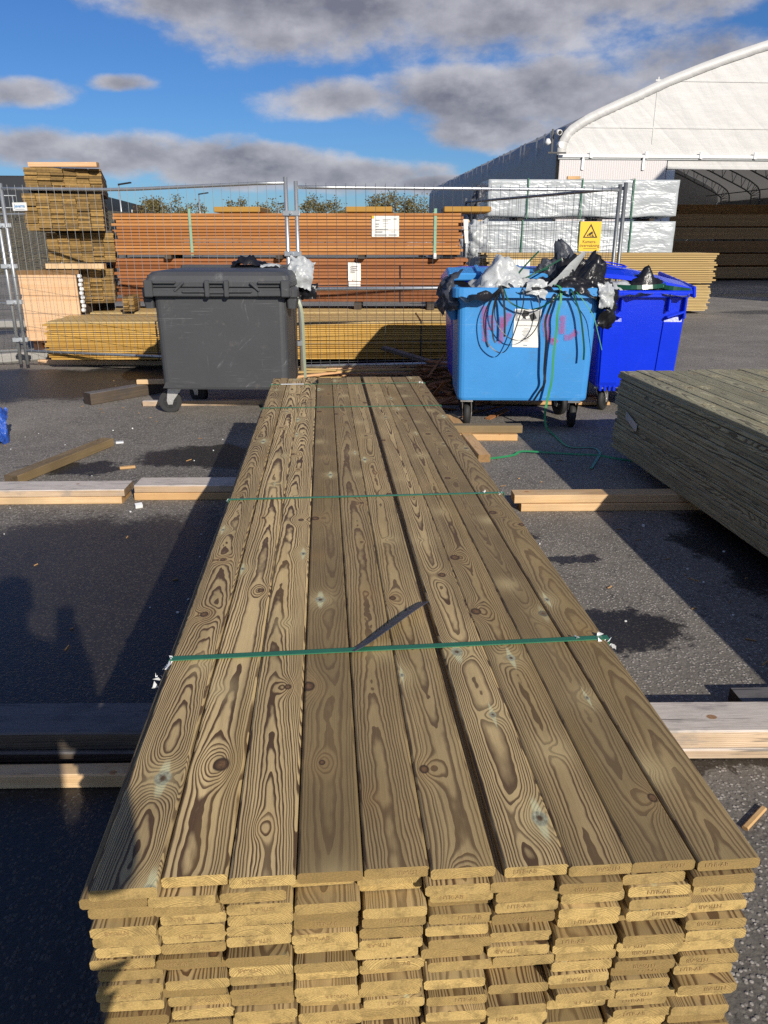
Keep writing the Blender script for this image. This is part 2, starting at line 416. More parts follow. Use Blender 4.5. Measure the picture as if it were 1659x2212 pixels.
M['brown'] = far_wood('brown_stained_pine', (.50, .230, .078), (.36, .145, .045), (.28, .12, .045))
M['brown_dark'] = far_wood('dark_brown_stained_pine', (.33, .130, .050), (.20, .074, .028), (.18, .075, .03))
M['tower'] = far_wood('brown_green_pine', (.22, .14, .045), (.12, .07, .024), (.33, .20, .06))
M['pale'] = far_wood('pale_spruce', (.56, .42, .19), (.44, .30, .12), (.5, .36, .15))
M['crate'] = far_wood('pink_spruce_board', (.70, .46, .27), (.62, .36, .18), (.5, .33, .18))
M['indoor'] = far_wood('indoor_spruce', (.62, .36, .15), (.46, .24, .09), (.42, .24, .1))
M['splinter'] = far_wood('splintered_brown_wood', (.50, .25, .11), (.32, .14, .055), (.4, .22, .1))
M['gap'] = simple('dark_pack_core', (.05, .03, .015), .9)
M['stamp'] = simple('purple_stamp_ink', (.32, .21, .085), .9)
M['strap_green'] = simple('green_plastic_strap', (.035, .16, .085), .28, nscale=30, namp=.2)
M['strap_pale'] = simple('pale_green_plastic_strap', (.24, .42, .30), .3, nscale=30, namp=.15)
M['strap_black'] = simple('black_plastic_strap', (.012, .013, .015), .35)
M['strap_bright'] = simple('bright_green_plastic_strap', (.03, .24, .085), .5)
M['strap_dark'] = simple('dark_green_plastic_strap', (.006, .06, .03), .2)
M['strap_olive'] = simple('dull_grey_green_strap', (.26, .29, .20), .4)
M['galv'] = simple('galvanised_steel', (.50, .52, .53), .42, .75, nscale=14, namp=.18)
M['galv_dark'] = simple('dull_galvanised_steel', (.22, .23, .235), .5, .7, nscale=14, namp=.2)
M['zinc'] = simple('zinc_plated_caster', (.62, .61, .58), .35, .7, nscale=40, namp=.2)
M['tyre'] = simple('rubber_tyre', (.022, .022, .022), .7, nscale=40, namp=.25)
M['hub'] = simple('black_wheel_hub', (.012, .012, .013), .5)
M['white_scrap'] = simple('white_plastic_scrap', (.75, .76, .76), .5)
M['paper'] = simple('paper_sheet', (.78, .77, .72), .75)
M['ink'] = simple('black_print', (.02, .02, .02), .7)
M['ink_grey'] = simple('grey_print', (.38, .38, .38), .8)
M['ink_blue'] = simple('blue_print', (.03, .22, .50), .6)
M['sign_yellow'] = simple('yellow_sign_plate', (.80, .48, .015), .4)
M['white_paint'] = simple('white_paint', (.78, .78, .77), .45)
M['concrete'] = simple('kerb_concrete', (.30, .29, .27), .9, nscale=30, namp=.25, bmp=.003)
M['black_metal'] = simple('black_metal', (.02, .02, .022), .45)
M['facade'] = simple('dark_facade', (.022, .024, .03), .5)
M['facade_wood'] = simple('brown_facade', (.06, .03, .02), .6)
M['orange'] = simple('orange_plastic', (.9, .35, .03), .4)

def plastic_bin(name, col, rough, scuff, dirt, samt=1.0):
    m, t, b = mat(name)
    P = t.new('ShaderNodeTexCoord').outputs['Object']; x, y, z = t.sep(P)
    big = t.noise(P, 3.2, 5, .6)
    wpn = t.m('MULTIPLY', t.m('SUBTRACT', t.noise(P, 2.3, 2), .5), 14.0)
    rot = t.xyz(t.m('ADD', t.m('MULTIPLY', x, 2.5), t.m('MULTIPLY', z, 2.0)), t.m('MULTIPLY', y, 3.0), t.m('ADD', wpn, t.m('SUBTRACT', t.m('MULTIPLY', x, 14.0), t.m('MULTIPLY', z, 9.0))))
    hor = t.xyz(t.m('MULTIPLY', x, 2.0), t.m('MULTIPLY', y, 2.0), t.m('MULTIPLY', z, 60.0))
    s1 = t.m('MULTIPLY', t.ss(t.noise(rot, 1.5, 5, .7), .57, .80), t.ss(big, .46, .66))
    s2 = t.m('MULTIPLY', t.ss(t.noise(hor, 1.6, 5, .7), .56, .75), t.ss(t.noise(P, 2.2, 2), .42, .66))
    s3 = t.ss(t.noise(t.xyz(t.m('MULTIPLY', x, 55.0), t.m('MULTIPLY', y, 30.0), t.m('MULTIPLY', z, 3.0)), 1, 3, .6), .70, .80)
    sc = t.m('MULTIPLY', t.m('ADD', t.m('MULTIPLY', s1, .75), t.m('ADD', t.m('MULTIPLY', s2, .45), t.m('MULTIPLY', s3, .3)), clamp=True), samt)
    f = t.m('ADD', .86, t.m('MULTIPLY', big, .28))
    c = t.mix(1.0, col, t.xyz(f, f, f), 'MULTIPLY')
    c = t.mix(sc, c, scuff)
    d = t.m('MULTIPLY', t.ss(t.noise(t.v('ADD', P, (5, 2, 1)), 9, 6, .7), .58, .8), .55 * samt)
    c = t.mix(d, c, dirt)
    t.set(b.inputs['Base Color'], c)
    t.set(b.inputs['Roughness'], t.m('ADD', rough, t.m('MULTIPLY', sc, .25)))
    bump(t, b, t.noise(P, 45, 3), .0012, .5)
    return m
M['bin_grey'] = plastic_bin('scuffed_grey_plastic', (.056, .058, .062), .5, (.30, .30, .30), (.12, .11, .10), 1.35)
M['bin_blue'] = plastic_bin('scuffed_light_blue_plastic', (.045, .255, .60), .42, (.26, .46, .70), (.10, .17, .20), 1.15)
M['bin_navy'] = plastic_bin('deep_blue_plastic', (.004, .034, .66), .30, (.10, .16, .7), (.02, .05, .4), .35)

def film(name, col, rough, scale=9, dist=.02, trans=0.0):
    m, t, b = mat(name)
    P = t.new('ShaderNodeTexCoord').outputs['Object']
    N = t.noise(t.v('ADD', P, t.v('SCALE', t.noise(P, 4, 2, col=True), .5)), scale, 5, .6)
    rid = t.m('ABSOLUTE', t.m('SUBTRACT', N, .5))
    N2 = t.noise(P, scale * .35, 3)
    b.inputs['Base Color'].default_value = (*col, 1); b.inputs['Roughness'].default_value = rough
    bump(t, b, t.m('ADD', t.m('MULTIPLY', rid, 1.6), N2), dist)
    return m
M['film_white'] = film('white_plastic_film', (.40, .42, .43), .33, 5, .010)
M['film_black'] = film('black_plastic_film', (.012, .012, .014), .30, 5, .010)
M['film_grey'] = film('dark_grey_plastic_film', (.05, .055, .07), .35, 7, .012)
m, t, b = mat('silver_white_pack_wrap'); M['wrap'] = m
P = t.new('ShaderNodeTexCoord').outputs['Object']; x, y, z = t.sep(P)
wv = t.m('MULTIPLY', t.m('SUBTRACT', t.noise(P, 1.1, 2), .5), 1.6)
q1 = t.xyz(t.m('ADD', t.m('MULTIPLY', x, .55), wv), t.m('MULTIPLY', y, .8), t.m('ADD', t.m('MULTIPLY', z, 4.2), wv))
q2 = t.xyz(t.m('ADD', t.m('MULTIPLY', x, 1.6), t.m('MULTIPLY', z, 2.6)), y, t.m('SUBTRACT', t.m('MULTIPLY', z, 1.6), t.m('MULTIPLY', x, .9)))
f1 = t.m('ABSOLUTE', t.m('SUBTRACT', t.noise(q1, 1.5, 3, .5), .5)); f2 = t.m('ABSOLUTE', t.m('SUBTRACT', t.noise(q2, 1.3, 3, .5), .5))
b.inputs['Base Color'].default_value = (.41, .44, .46, 1); b.inputs['Roughness'].default_value = .34
bump(t, b, t.m('ADD', t.m('MULTIPLY', f1, 1.2), t.m('ADD', f2, t.m('MULTIPLY', t.noise(P, 9, 2), .06))), .16, .30)
M['bag_blue'] = film('blue_white_bag', (.03, .10, .45), .3, 9, .02)

def fabric(name, col, trans=.12):
    m, t, b = mat(name)
    P = t.new('ShaderNodeTexCoord').outputs['Object']; x, y, z = t.sep(P)
    w = t.noise(t.xyz(t.m('ADD', t.m('MULTIPLY', x, .9), t.m('MULTIPLY', z, .5)), y, t.m('MULTIPLY', z, .35)), 1.1, 4, .55)
    w2 = t.noise(t.xyz(t.m('MULTIPLY', x, .35), t.m('MULTIPLY', y, .8), t.m('MULTIPLY', z, 1.2)), 2.4, 4, .6)
    b.inputs['Base Color'].default_value = (*col, 1); b.inputs['Roughness'].default_value = .5
    f = t.m('ADD', .90, t.m('MULTIPLY', w2, .2))
    t.set(b.inputs['Base Color'], t.mix(1.0, col, t.xyz(f, f, t.m('MULTIPLY', f, .985)), 'MULTIPLY'))
    bump(t, b, t.m('ADD', w, t.m('ADD', t.m('MULTIPLY', w2, .25), t.m('MULTIPLY', t.m('ABSOLUTE', t.m('SUBTRACT', t.noise(t.xyz(t.m('ADD', t.m('MULTIPLY', x, .8), t.m('MULTIPLY', z, .9)), y, t.m('MULTIPLY', z, .25)), 1.0, 2), .5)), 1.2))), .22, .22)
    tr = t.new('ShaderNodeBsdfTranslucent'); tr.inputs[0].default_value = (*col, 1)
    mx = t.new('ShaderNodeMixShader'); mx.inputs[0].default_value = trans
    out = t.n['Material Output']
    t.l.new(b.outputs[0], mx.inputs[1]); t.l.new(tr.outputs[0], mx.inputs[2]); t.l.new(mx.outputs[0], out.inputs[0])
    return m
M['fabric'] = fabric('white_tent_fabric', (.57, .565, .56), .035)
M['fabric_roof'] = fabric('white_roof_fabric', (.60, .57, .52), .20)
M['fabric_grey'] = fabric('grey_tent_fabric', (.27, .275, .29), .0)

m, t, b = mat('polycarbonate_sheet'); M['poly'] = m
b.inputs['Base Color'].default_value = (.80, .755, .745, 1); b.inputs['Roughness'].default_value = .4; b.inputs['Alpha'].default_value = .82

m, t, b = mat('red_spray_paint'); M['spray'] = m
b.inputs['Base Color'].default_value = (.55, .06, .20, 1); b.inputs['Roughness'].default_value = .7
at_ = t.new('ShaderNodeAttribute'); at_.attribute_name = 'edge'
P = t.new('ShaderNodeTexCoord').outputs['Object']
t.set(b.inputs['Alpha'], t.m('MULTIPLY', t.ss(t.m('ADD', at_.outputs['Fac'], t.m('MULTIPLY', t.m('SUBTRACT', t.noise(P, 60, 4, .8), .5), 1.8)), .25, 1.25), .50))

m, t, b = mat('leaves_autumn'); M['leaf'] = m
oi = t.new('ShaderNodeObjectInfo'); P = t.new('ShaderNodeTexCoord').outputs['Object']
t.set(b.inputs['Base Color'], t.mix(t.noise(P, .9, 3), (.075, .068, .022), (.17, .125, .035))); b.inputs['Roughness'].default_value = .7
M['bark'] = simple('bark', (.08, .065, .05), .9)

# asphalt with wet patches
m, t, b = mat('asphalt'); M['asphalt'] = m
P = t.new('ShaderNodeTexCoord').outputs['Object']; x, y, z = t.sep(P)
n_mid = t.noise(P, 1.7, 5, .62); n_big = t.noise(P, .35, 4, .55); n_fine = t.noise(P, 38, 4, .7)
vo = t.new('ShaderNodeTexVoronoi'); t.set(vo.inputs['Vector'], P); vo.inputs['Scale'].default_value = 95
vs_ = t.new('ShaderNodeSeparateColor'); t.l.new(vo.outputs['Color'], vs_.inputs[0])
stone = t.m('MULTIPLY', t.ss(vs_.outputs[0], .25, 1.0), t.m('SUBTRACT', 1.0, t.ss(vo.outputs['Distance'], .25, .6)))
wetblobs = [(-1.35, 3.05, 1.15, 1.10), (-2.6, 2.6, .9, 1.2), (-.95, 1.75, .8, .9), (-1.25, 5.35, .52, .33), (-2.05, 5.05, .30, .20),
            (-4.2, 8.3, 2.4, 1.05), (-2.3, 9.0, 1.5, .55), (.86, 2.72, .42, .20), (.55, 3.75, .17, .08), (.8, 3.5, .22, .05),
            (.62, 2.18, .10, .07), (.5, 3.25, .12, .08), (1.25, 2.0, .9, .13), (1.9, 3.4, .35, .9), (9.8, 17, 2.6, .7), (13, 22.5, 4, 1.1), (-9, 14, 4, 1.6)]
wetm = None
wx = t.m('ADD', x, t.m('ADD', t.m('MULTIPLY', t.m('SUBTRACT', n_mid, .5), .75), t.m('MULTIPLY', t.m('SUBTRACT', t.noise(P, 9, 4, .7), .5), .22)))
wy = t.m('ADD', y, t.m('MULTIPLY', t.m('SUBTRACT', t.noise(t.v('ADD', P, (9, 3, 0)), 1.9, 6, .7), .5), .80))
for (cx, cy, a, bb) in wetblobs:
    ex = t.m('DIVIDE', t.m('SUBTRACT', wx, cx), a); ey = t.m('DIVIDE', t.m('SUBTRACT', wy, cy), bb)
    e = t.m('SUBTRACT', 1.0, t.m('ADD', t.m('MULTIPLY', ex, ex), t.m('MULTIPLY', ey, ey)))
    wetm = e if wetm is None else t.m('MAXIMUM', wetm, e)
wet = t.m('MULTIPLY', t.ss(t.m('ADD', wetm, t.m('MULTIPLY', t.m('SUBTRACT', n_fine, .5), .9)), -.12, .30), .95)
base = t.mix(t.ss(n_big, .35, .65), (.165, .150, .131), (.235, .213, .187))
f = t.m('ADD', .72, t.m('MULTIPLY', n_mid, .56)); base = t.mix(1.0, base, t.xyz(f, f, f), 'MULTIPLY')
g = t.m('ADD', .55, t.m('MULTIPLY', n_fine, .9)); base = t.mix(1.0, base, t.xyz(g, g, g), 'MULTIPLY')
cr1 = t.m('ABSOLUTE', t.m('SUBTRACT', t.noise(t.v('ADD', P, (40, 7, 0)), .9, 6, .62), .5))
dust = t.ss(t.noise(t.v('ADD', P, (3, 17, 0)), .8, 5, .65), .45, .75)
f2 = t.m('ADD', .80, t.m('MULTIPLY', dust, .50)); base = t.mix(1.0, base, t.xyz(f2, t.m('MULTIPLY', f2, .985), t.m('MULTIPLY', f2, .955)), 'MULTIPLY')
base = t.mix(t.m('MULTIPLY', t.m('SUBTRACT', 1.0, t.ss(cr1, .0015, .006)), .45), base, (.04, .037, .034))
base = t.mix(stone, base, (.44, .405, .36))
pit = t.m('SUBTRACT', 1.0, t.ss(t.noise(P, 75, 3, .7), .30, .46)); base = t.mix(t.m('MULTIPLY', pit, .85), base, (.04, .036, .033))
wetc = t.mix(1.0, base, (.115, .108, .105), 'MULTIPLY')
t.set(b.inputs['Base Color'], t.mix(wet, base, wetc))
t.set(b.inputs['Roughness'], t.m('SUBTRACT', .90, t.m('MULTIPLY', wet, .42)))
bump(t, b, t.m('ADD', t.m('MULTIPLY', n_fine, .5), t.m('ADD', t.m('MULTIPLY', stone, .6), t.m('MULTIPLY', t.noise(P, 90, 2), .5))), .0045, .8)

# ------------------------------------------------------------------ crumpled plastic
def crumple(name, label, cat, c, size, m, seed, rot=(0, 0, 0), h=.12, n=22, freq=1.7, spike=None, shape='round', group=None, parent=None, smooth=True):
    mb = MB(); vs = []; fs = []; n = max(8, int(n * .9))
    for j in range(n + 1):
        for i in range(n + 1):
            u = -1 + 2 * i / n; v = -1 + 2 * j / n
            p = Vector((u * freq + seed, v * freq, seed * 1.7))
            r = noise.noise(p); r2 = abs(noise.noise(p * 2.1 + Vector((3, 1, 4)))); r3 = noise.noise(p * 4.5)
            edge = 1 + .22 * noise.noise((u * 2 + seed, v * 2, 9)) + .12 * noise.noise((u * 7, v * 7, seed))
            dome = (1 - min(1, (u * u + v * v) * .62)) if shape == 'round' else (1 - abs(u) ** 2 if shape == 'ridge' else 0.0)
            z = h * (dome + .6 * r + .7 * r2 - .3 + .08 * r3)
            if spike:
                su, sv, sh, sr = spike; z += sh * math.exp(-((u - su) ** 2 + (v - sv) ** 2) / sr)
            vs.append((u * size[0] * edge + .03 * r3 * size[0], v * size[1] * edge + .05 * r * size[1], z))
    for j in range(n):
        for i in range(n):
            q = [j * (n + 1) + i, j * (n + 1) + i + 1, (j + 1) * (n + 1) + i + 1, (j + 1) * (n + 1) + i]
            fs += [[q[0], q[1], q[2]], [q[0], q[2], q[3]]] if (i + j) % 2 else [[q[0], q[1], q[3]], [q[1], q[2], q[3]]]
    mb.add(vs, fs, 0, smooth)
    o = mb.build(name, m, parent, c, rot)
    return tag(o, label, cat, group) if label else o

# ------------------------------------------------------------------ the setting
MB().add([(-350, -300, 0), (350, -300, 0), (350, 400, 0), (-350, 400, 0)], [[0, 1, 2, 3]]).build('ground', M['asphalt'])
tag(bpy.data.objects['ground'], 'dark asphalt yard with damp patches', kind='structure')
YAW = R(4.3)

# kerb stones round the island at the left
for (x0, y0, x1, y1) in ((-9.5, 9.0, -6.6, 9.35), (-6.55, 9.36, -5.0, 9.75), (-4.96, 9.78, -4.05, 10.5), (-14, 13.7, -9.2, 13.9), (-9.1, 13.9, -6.2, 14.1)):
    dxx, dyy = x1 - x0, y1 - y0; L = math.hypot(dxx, dyy)
    o = MB().box((0, 0, .06), (L, .34, .12), bev=.02).build('kerb', M['concrete'], loc=((x0 + x1) / 2, (y0 + y1) / 2, 0), rot=(0, 0, math.atan2(dyy, dxx)))
    tag(o, 'weathered concrete kerb at the edge of the asphalt', kind='structure')

# grassy bank far left
mb = MB(); nx, ny = 40, 14; vs = []; fs = []
for j in range(ny):
    for i in range(nx):
        xx = -60 + 46 * i / (nx - 1); yy = 36 + 24 * j / (ny - 1)
        hh = 2.9 * min(1, j / 5) * (1 if j else 0)
        vs.append((xx + rnd.uniform(-.3, .3), yy + rnd.uniform(-.3, .3), -0.05 + hh + .5 * noise.noise((xx * .5, yy * .5, 0)) * (j > 0)))
for j in range(ny - 1):
    for i in range(nx - 1): fs.append([j * nx + i, j * nx + i + 1, (j + 1) * nx + i + 1, (j + 1) * nx + i])
mb.add(vs, fs, 0, True)
m, t, b = mat('dry_grass_bank')
P = t.new('ShaderNodeTexCoord').outputs['Object']
t.set(b.inputs['Base Color'], t.mix(t.noise(P, 2.2, 6, .7), (.045, .040, .025), (.19, .16, .10))); b.inputs['Roughness'].default_value = .9
bump(t, b, t.noise(P, 6, 5), .3)
tag(mb.build('grass_bank', m), 'grass bank with dry brown growth beyond the fence', kind='structure')

# ------------------------------------------------------------------ tent hall
hall = empty('tent_hall', (5.83, 28.3, 0), YAW)
tag(hall, 'big white fabric storage tent hall with an open gable front', 'tent hall')
half = [(0, 4.16), (.0, 4.34), (.06, 4.62), (.19, 4.86), (.36, 5.03), (.61, 5.19), (.95, 5.39), (1.37, 5.58), (1.9, 5.81), (2.47, 6.04), (3.0, 6.28), (3.53, 6.51),
        (4.6, 6.91), (5.5, 7.22), (6.5, 7.53), (8.0, 7.96), (9.2, 8.27), (10.2, 8.45), (11, 8.5)]
prof = half + [(22 - a, c) for a, c in half[-2::-1]]
mb = MB(); mb.add([(a, 0, c) for a, c in prof] , [list(range(len(prof)))])
mb.build('gable_fabric', M['fabric'], hall)
for (v0_, v1_, z_) in ((.45, 21.5, 5.02), (3.1, 19, 6.42), (7.6, 14.5, 7.8)): MB().box(((v0_ + v1_) / 2, -.012, z_), (v1_ - v0_, .012, .05)).build('seam', M['fabric'], hall)
for v_ in (3.2, 15.4): MB().box((v_, -.010, 5.2 + min(v_, 22 - v_) * .1), (.04, .010, 2.0)).build('seam', M['fabric'], hall)
# roof shell
Ld = 33.0; nseg = 12; mb = MB()
loops = [[(a, .02 + Ld * k / nseg, c + .02) for a, c in prof] for k in range(nseg + 1)]
mb.loft(loops, False, False, closed=False, smooth=True); mb.build('roof_fabric', M['fabric_roof'], hall)
# padded rim with folds
mb = MB(); loops = []
cl = []
for i in range(len(prof) - 1):
    for k in range(6):
        u = k / 6; cl.append((prof[i][0] * (1 - u) + prof[i + 1][0] * u, prof[i][1] * (1 - u) + prof[i + 1][1] * u))
cl.append(prof[-1])
for i, (a, c) in enumerate(cl):
    p, q = cl[max(0, i - 1)], cl[min(len(cl) - 1, i + 1)]
    d = Vector((q[0] - p[0], 0, q[1] - p[1])).normalized(); nrm = Vector((-d.z, 0, d.x))
    j = .02 * noise.noise((i * .45, 3.3, 0)); P0 = Vector((a, 0, c))
    inn = P0 - nrm * (.26 + .02 * noise.noise((i * .9, 0, 0)))
    loops.append([P0 + nrm * .03 + Vector((0, .05, 0)), P0 + nrm * .03 + Vector((0, -.02, 0)), P0 - nrm * .12 + Vector((0, -.035 - 1.5 * j, 0)), inn + Vector((0, -.03 + j, 0)), inn + Vector((0, .0, 0))])
mb.loft(loops, True, True, closed=False, smooth=True); mb.build('rim_band', M['fabric'], hall)
# side walls, end wall
mb = MB()
vs = []; fs = []; nn = 34
for k in range(nn):
    yy = .05 + (Ld - .1) * k / (nn - 1); w = .05 * math.sin(k * 2.1)
    vs += [(-.03 + w, yy, 0), (-.03 - w * .4, yy, 2.2), (-.03, yy, 4.22), (.06, yy, 4.66), (.30, yy, 5.0 + .05 * math.sin(k * 1.3))]
for k in range(nn - 1):
    for r_ in range(4): fs.append([k * 5 + r_, k * 5 + r_ + 1, (k + 1) * 5 + r_ + 1, (k + 1) * 5 + r_])
vs = [(a - .05 if i % 5 > 2 else a, b2, c + (.05 if i % 5 > 2 else 0)) for i, (a, b2, c) in enumerate(vs)]
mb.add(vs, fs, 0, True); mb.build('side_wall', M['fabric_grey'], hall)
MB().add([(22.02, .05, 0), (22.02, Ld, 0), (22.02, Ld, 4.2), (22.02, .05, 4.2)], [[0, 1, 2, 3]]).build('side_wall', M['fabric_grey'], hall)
MB().add([(a, Ld - .05, c) for a, c in [(0.01, 0)] + prof + [(21.99, 0)]], [list(range(len(prof) + 2))]).build('end_wall', M['fabric'], hall)
# white drip stains of the roof sheet over the side wall
for k in range(26):
    yy = .3 + 32 * (k / 26) + rnd.uniform(-.4, .4); L = rnd.uniform(.25, .8)
    MB().add([(-.075, yy, 4.98), (-.075, yy + .32, 4.98), (-.10, yy + .14, 4.98 - L)], [[0, 2, 1]]).build('roof_sheet_scallop', M['fabric_roof'], hall)
# front below the eave: lintel, jamb, sliding doors of clear corrugated sheet
mb = MB(); mb.box((10.9, -.02, 3.96), (14.2, .06, .26)); mb.box((10.9, -.05, 3.80), (14.2, .04, .12), bev=.01); mb.build('lintel_flap', M['fabric'], hall)
MB().box((3.93, -.03, 1.86), (.30, .08, 3.72)).build('door_jamb', M['white_paint'], hall)
MB().box((18.6, -.0, 2.0), (6.6, .05, 4.0)).build('front_wall', M['fabric'], hall)
rail = MB().box((11, -.09, 4.13), (22, .07, .10), bev=.01).build('door_rail', M['white_paint'], hall)
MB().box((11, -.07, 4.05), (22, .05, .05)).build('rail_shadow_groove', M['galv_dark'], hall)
for k in range(11): MB().box((1.1 + k * 1.9, -.13, 4.17), (.10, .05, .22), bev=.01).build('rail_bracket', M['white_paint'], hall)
for (v0, v1) in ((.03, 1.9), (1.88, 3.72)):
    mb = MB(); n = int((v1 - v0) / .038); lo = []; hi = []
    loops = [[(v0 + (v1 - v0) * k / n, -.16 - .012 * (k % 2), zz) for k in range(n + 1)] for zz in (.08, 4.0)]
    mb.loft(loops, False, False, closed=False); door = mb.build('sliding_door', M['poly'], hall)
    f = MB(); w = v1 - v0
    f.box(((v0 + v1) / 2, -.11, 3.78), (w, .05, .15)); f.box(((v0 + v1) / 2, -.11, .2), (w, .05, .15))
    f.box((v0 + .08, -.11, 2), (.13, .05, 3.45)); f.box((v1 - .08, -.11, 2), (.13, .05, 3.45))
    if v0 < 1:
        f.box((v0 + .62, -.108, 3.25), (.11, .04, 1.35), rot=(0, R(45), 0))
    else: f.box((v1 - .62, -.108, 3.25), (.11, .04, 1.35), rot=(0, R(-42), 0))
    f.build('door_frame', M['timber_fresh'], hall)
    h = MB().box(((v0 + v1) / 2 - (.15 if v0 < 1 else -.1), -.20, 3.86), (.10, .03, .34), bev=.01).box(((v0 + v1) / 2 - (.15 if v0 < 1 else -.1), -.20, 4.06), (.05, .04, .12)); h.build('door_hanger', M['galv'], hall)
# inner truss arches
for k in range(8):
    y0 = 1.6 + k * 4.2; mb = MB()
    outer = [(a, c) for a, c in cl[::4]]
    def inset(pts, q):
        out = []
        for i, (a, c) in enumerate(pts):
            p, s_ = pts[max(0, i - 1)], pts[min(len(pts) - 1, i + 1)]
            d = Vector((s_[0] - p[0], 0, s_[1] - p[1])).normalized(); out.append((a + d.z * q, c - d.x * q))
        return out
    o1 = [(.12, 0)] + inset(outer, .10) + [(21.88, 0)]; o2 = [(.75, 0)] + inset(outer, .72) + [(21.25, 0)]
    mb.tube([(a, y0, c) for a, c in o1], .045, 6); mb.tube([(a, y0, c) for a, c in o2], .045, 6)
    for i in range(1, min(len(o1), len(o2)) - 1):
        q = o2[i] if i % 2 else o2[i + 1]
        mb.tube([(o1[i][0], y0, o1[i][1]), (q[0], y0, q[1])], .022, 5, False)
        q = o2[i - 1] if i % 2 else o2[i]
    mb.build('truss_arch', M['galv_dark'], hall)
mb = MB()
for (a, c) in ((1.2, 4.6), (4.0, 5.9), (7.5, 7.0), (20.8, 4.6)): mb.tube([(a, .5, c), (a, Ld - .5, c)], .035, 5)
mb.build('purlin', M['galv_dark'], hall)

shade_hall = empty('unseen_shade_hall', (15.35, 8, 0), 0); tag(shade_hall, 'tall plain grey hall added right of view to shade the tent door', 'shading hall')  # unseen hall, added so that its shadow darkens the tent doorway
mb = MB(); q2 = [(0, 0), (18, 0), (18, 8), (0, 8)]; mb.loft([[(a, b2, 0) for a, b2 in q2], [(a, b2, 9.85) for a, b2 in q2]]); mb.build('wall', M['fabric_grey'], shade_hall)
mb = MB(); mb.loft([[(a * 1.02 - .18, b2 * 1.04 - .15, 9.85) for a, b2 in q2], [(a * 1.02 - .18, b2 * 1.04 - .15, 10.0) for a, b2 in q2]]); mb.build('roof', M['galv_dark'], shade_hall)
for k in range(4): MB().box((-.03, 1 + k * 2, 2.2), (.08, 1.3, 4.2)).build('door', M['galv'], shade_hall)

cams = empty('security_camera', (5.72, 28.15, 4.2), YAW)
tag(cams, 'security cameras on a black bracket at the corner of the white tent hall', 'security camera')
MB().box((0, -.15, 0), (.62, .05, .05)).box((-.18, -.15, .35), (.06, .06, .72)).build('bracket', M['black_metal'], cams)
MB().tube([(-.05, -.15, .62), (-.02, -.42, .58)], .085, 10).build('camera_housing', M['white_paint'], cams)
MB().tube([(-.02, -.42, .58), (-.018, -.44, .577)], .06, 10).build('lens', M['ink'], cams)
MB().tube([(-.33, -.16, .42), (-.33, -.16, .30), (-.33, -.16, .22)], [.05, .11, .03], 10).build('dome', M['white_paint'], cams)
MB().tube([(.05, -.16, .26), (.08, -.36, .22)], .10, 10).build('floodlight', M['white_paint'], cams)

# ------------------------------------------------------------------ planks and packs
_pm = {}
def plank_mesh(w, L, t_, m, ch=.004):
    key = (round(w, 4), round(L, 3), round(t_, 4), m.name)
    if key in _pm: return _pm[key]
    a, b2 = w / 2, t_ / 2; c = min(ch, t_ * .3); d = c * .55
    ring = [(-a + c, -b2), (a - c, -b2), (a - c + d, -b2 + c - d), (a, -b2 + c), (a, b2 - c), (a - c + d, b2 - c + d), (a - c, b2), (-a + c, b2), (-a + c - d, b2 - c + d), (-a, b2 - c), (-a, -b2 + c), (-a + c - d, -b2 + c - d)]
    mb = MB(); mb.loft([[(x, 0, z) for x, z in ring][::-1], [(x, L, z) for x, z in ring][::-1]])
    _pm[key] = mb.mesh('plank', m); return _pm[key]

def plank(parent, w, L, t_, m, loc, rot=(0, 0, 0), col=None, name='plank'):
    o = link(name, plank_mesh(w, L, t_, m), parent, loc, rot)
    o.color = col if col else (rnd.random(), rnd.random(), rnd.random(), rnd.random())
    return o

def band(parent, x0, x1, z0, z1, y, w, m, name='strap', skew=0.0):
    """a packing strap round a pack at local y"""
    mb = MB(); e = .0035
    pts = [(x0 - e, y, z0 - e), (x0 - e, y + skew * .2, z1 + e), (x1 + e, y + skew, z1 + e), (x1 + e, y + skew, z0 - e)]
    for i in range(4):
        p, q = Vector(pts[i]), Vector(pts[(i + 1) % 4])
        nrm = Vector((0, 1, 0)).cross(q - p).normalized()
        h = Vector((0, w / 2, 0)); th = nrm * .0012
        mb.loft([[p - h - th, p + h - th, p + h + th, p - h + th], [q - h - th, q + h - th, q + h + th, q - h + th]])
    return mb.build(name, m, parent)

def pack(name, label, cat, loc, yaw, cols, rows, w, t_, L, pitch, m, group=None, keep=None, jend=.02, jx=.002, topm=None, tonef=None, z0=0.0, gapx=.002, mfun=None):
    """cols planks along local x, rows along z, planks run along local y"""
    root = empty(name, loc, yaw); tag(root, label, cat, group)
    W_ = cols * (w + gapx)
    for j in range(rows):
        sh = rnd.uniform(-jx, jx)
        for i in range(cols):
            if keep and not keep(i, j): continue
            mm = topm if (topm and j == rows - 1) else m
            if mfun: mm = mfun(i, j)
            c = tonef(i, j) if tonef else None
            plank(root, w, L, t_, mm, (-W_ / 2 + (i + .5) * (w + gapx) + sh + rnd.uniform(-jx, jx) * .5, rnd.uniform(-jend, jend), z0 + (j + .5) * pitch + rnd.uniform(-.001, .001)),
                  (rnd.uniform(-.0008, .0008), rnd.uniform(-.006, .006), rnd.uniform(-.0012, .0012)), c)
    return root, W_

def core(root, x0, x1, y0, y1, z0, z1):
    o = MB().box(((x0 + x1) / 2, (y0 + y1) / 2, (z0 + z1) / 2), (x1 - x0, y1 - y0, z1 - z0)).build('inner_planks', M['gap'], root)
    o['kind'] = 'stuff'; return o

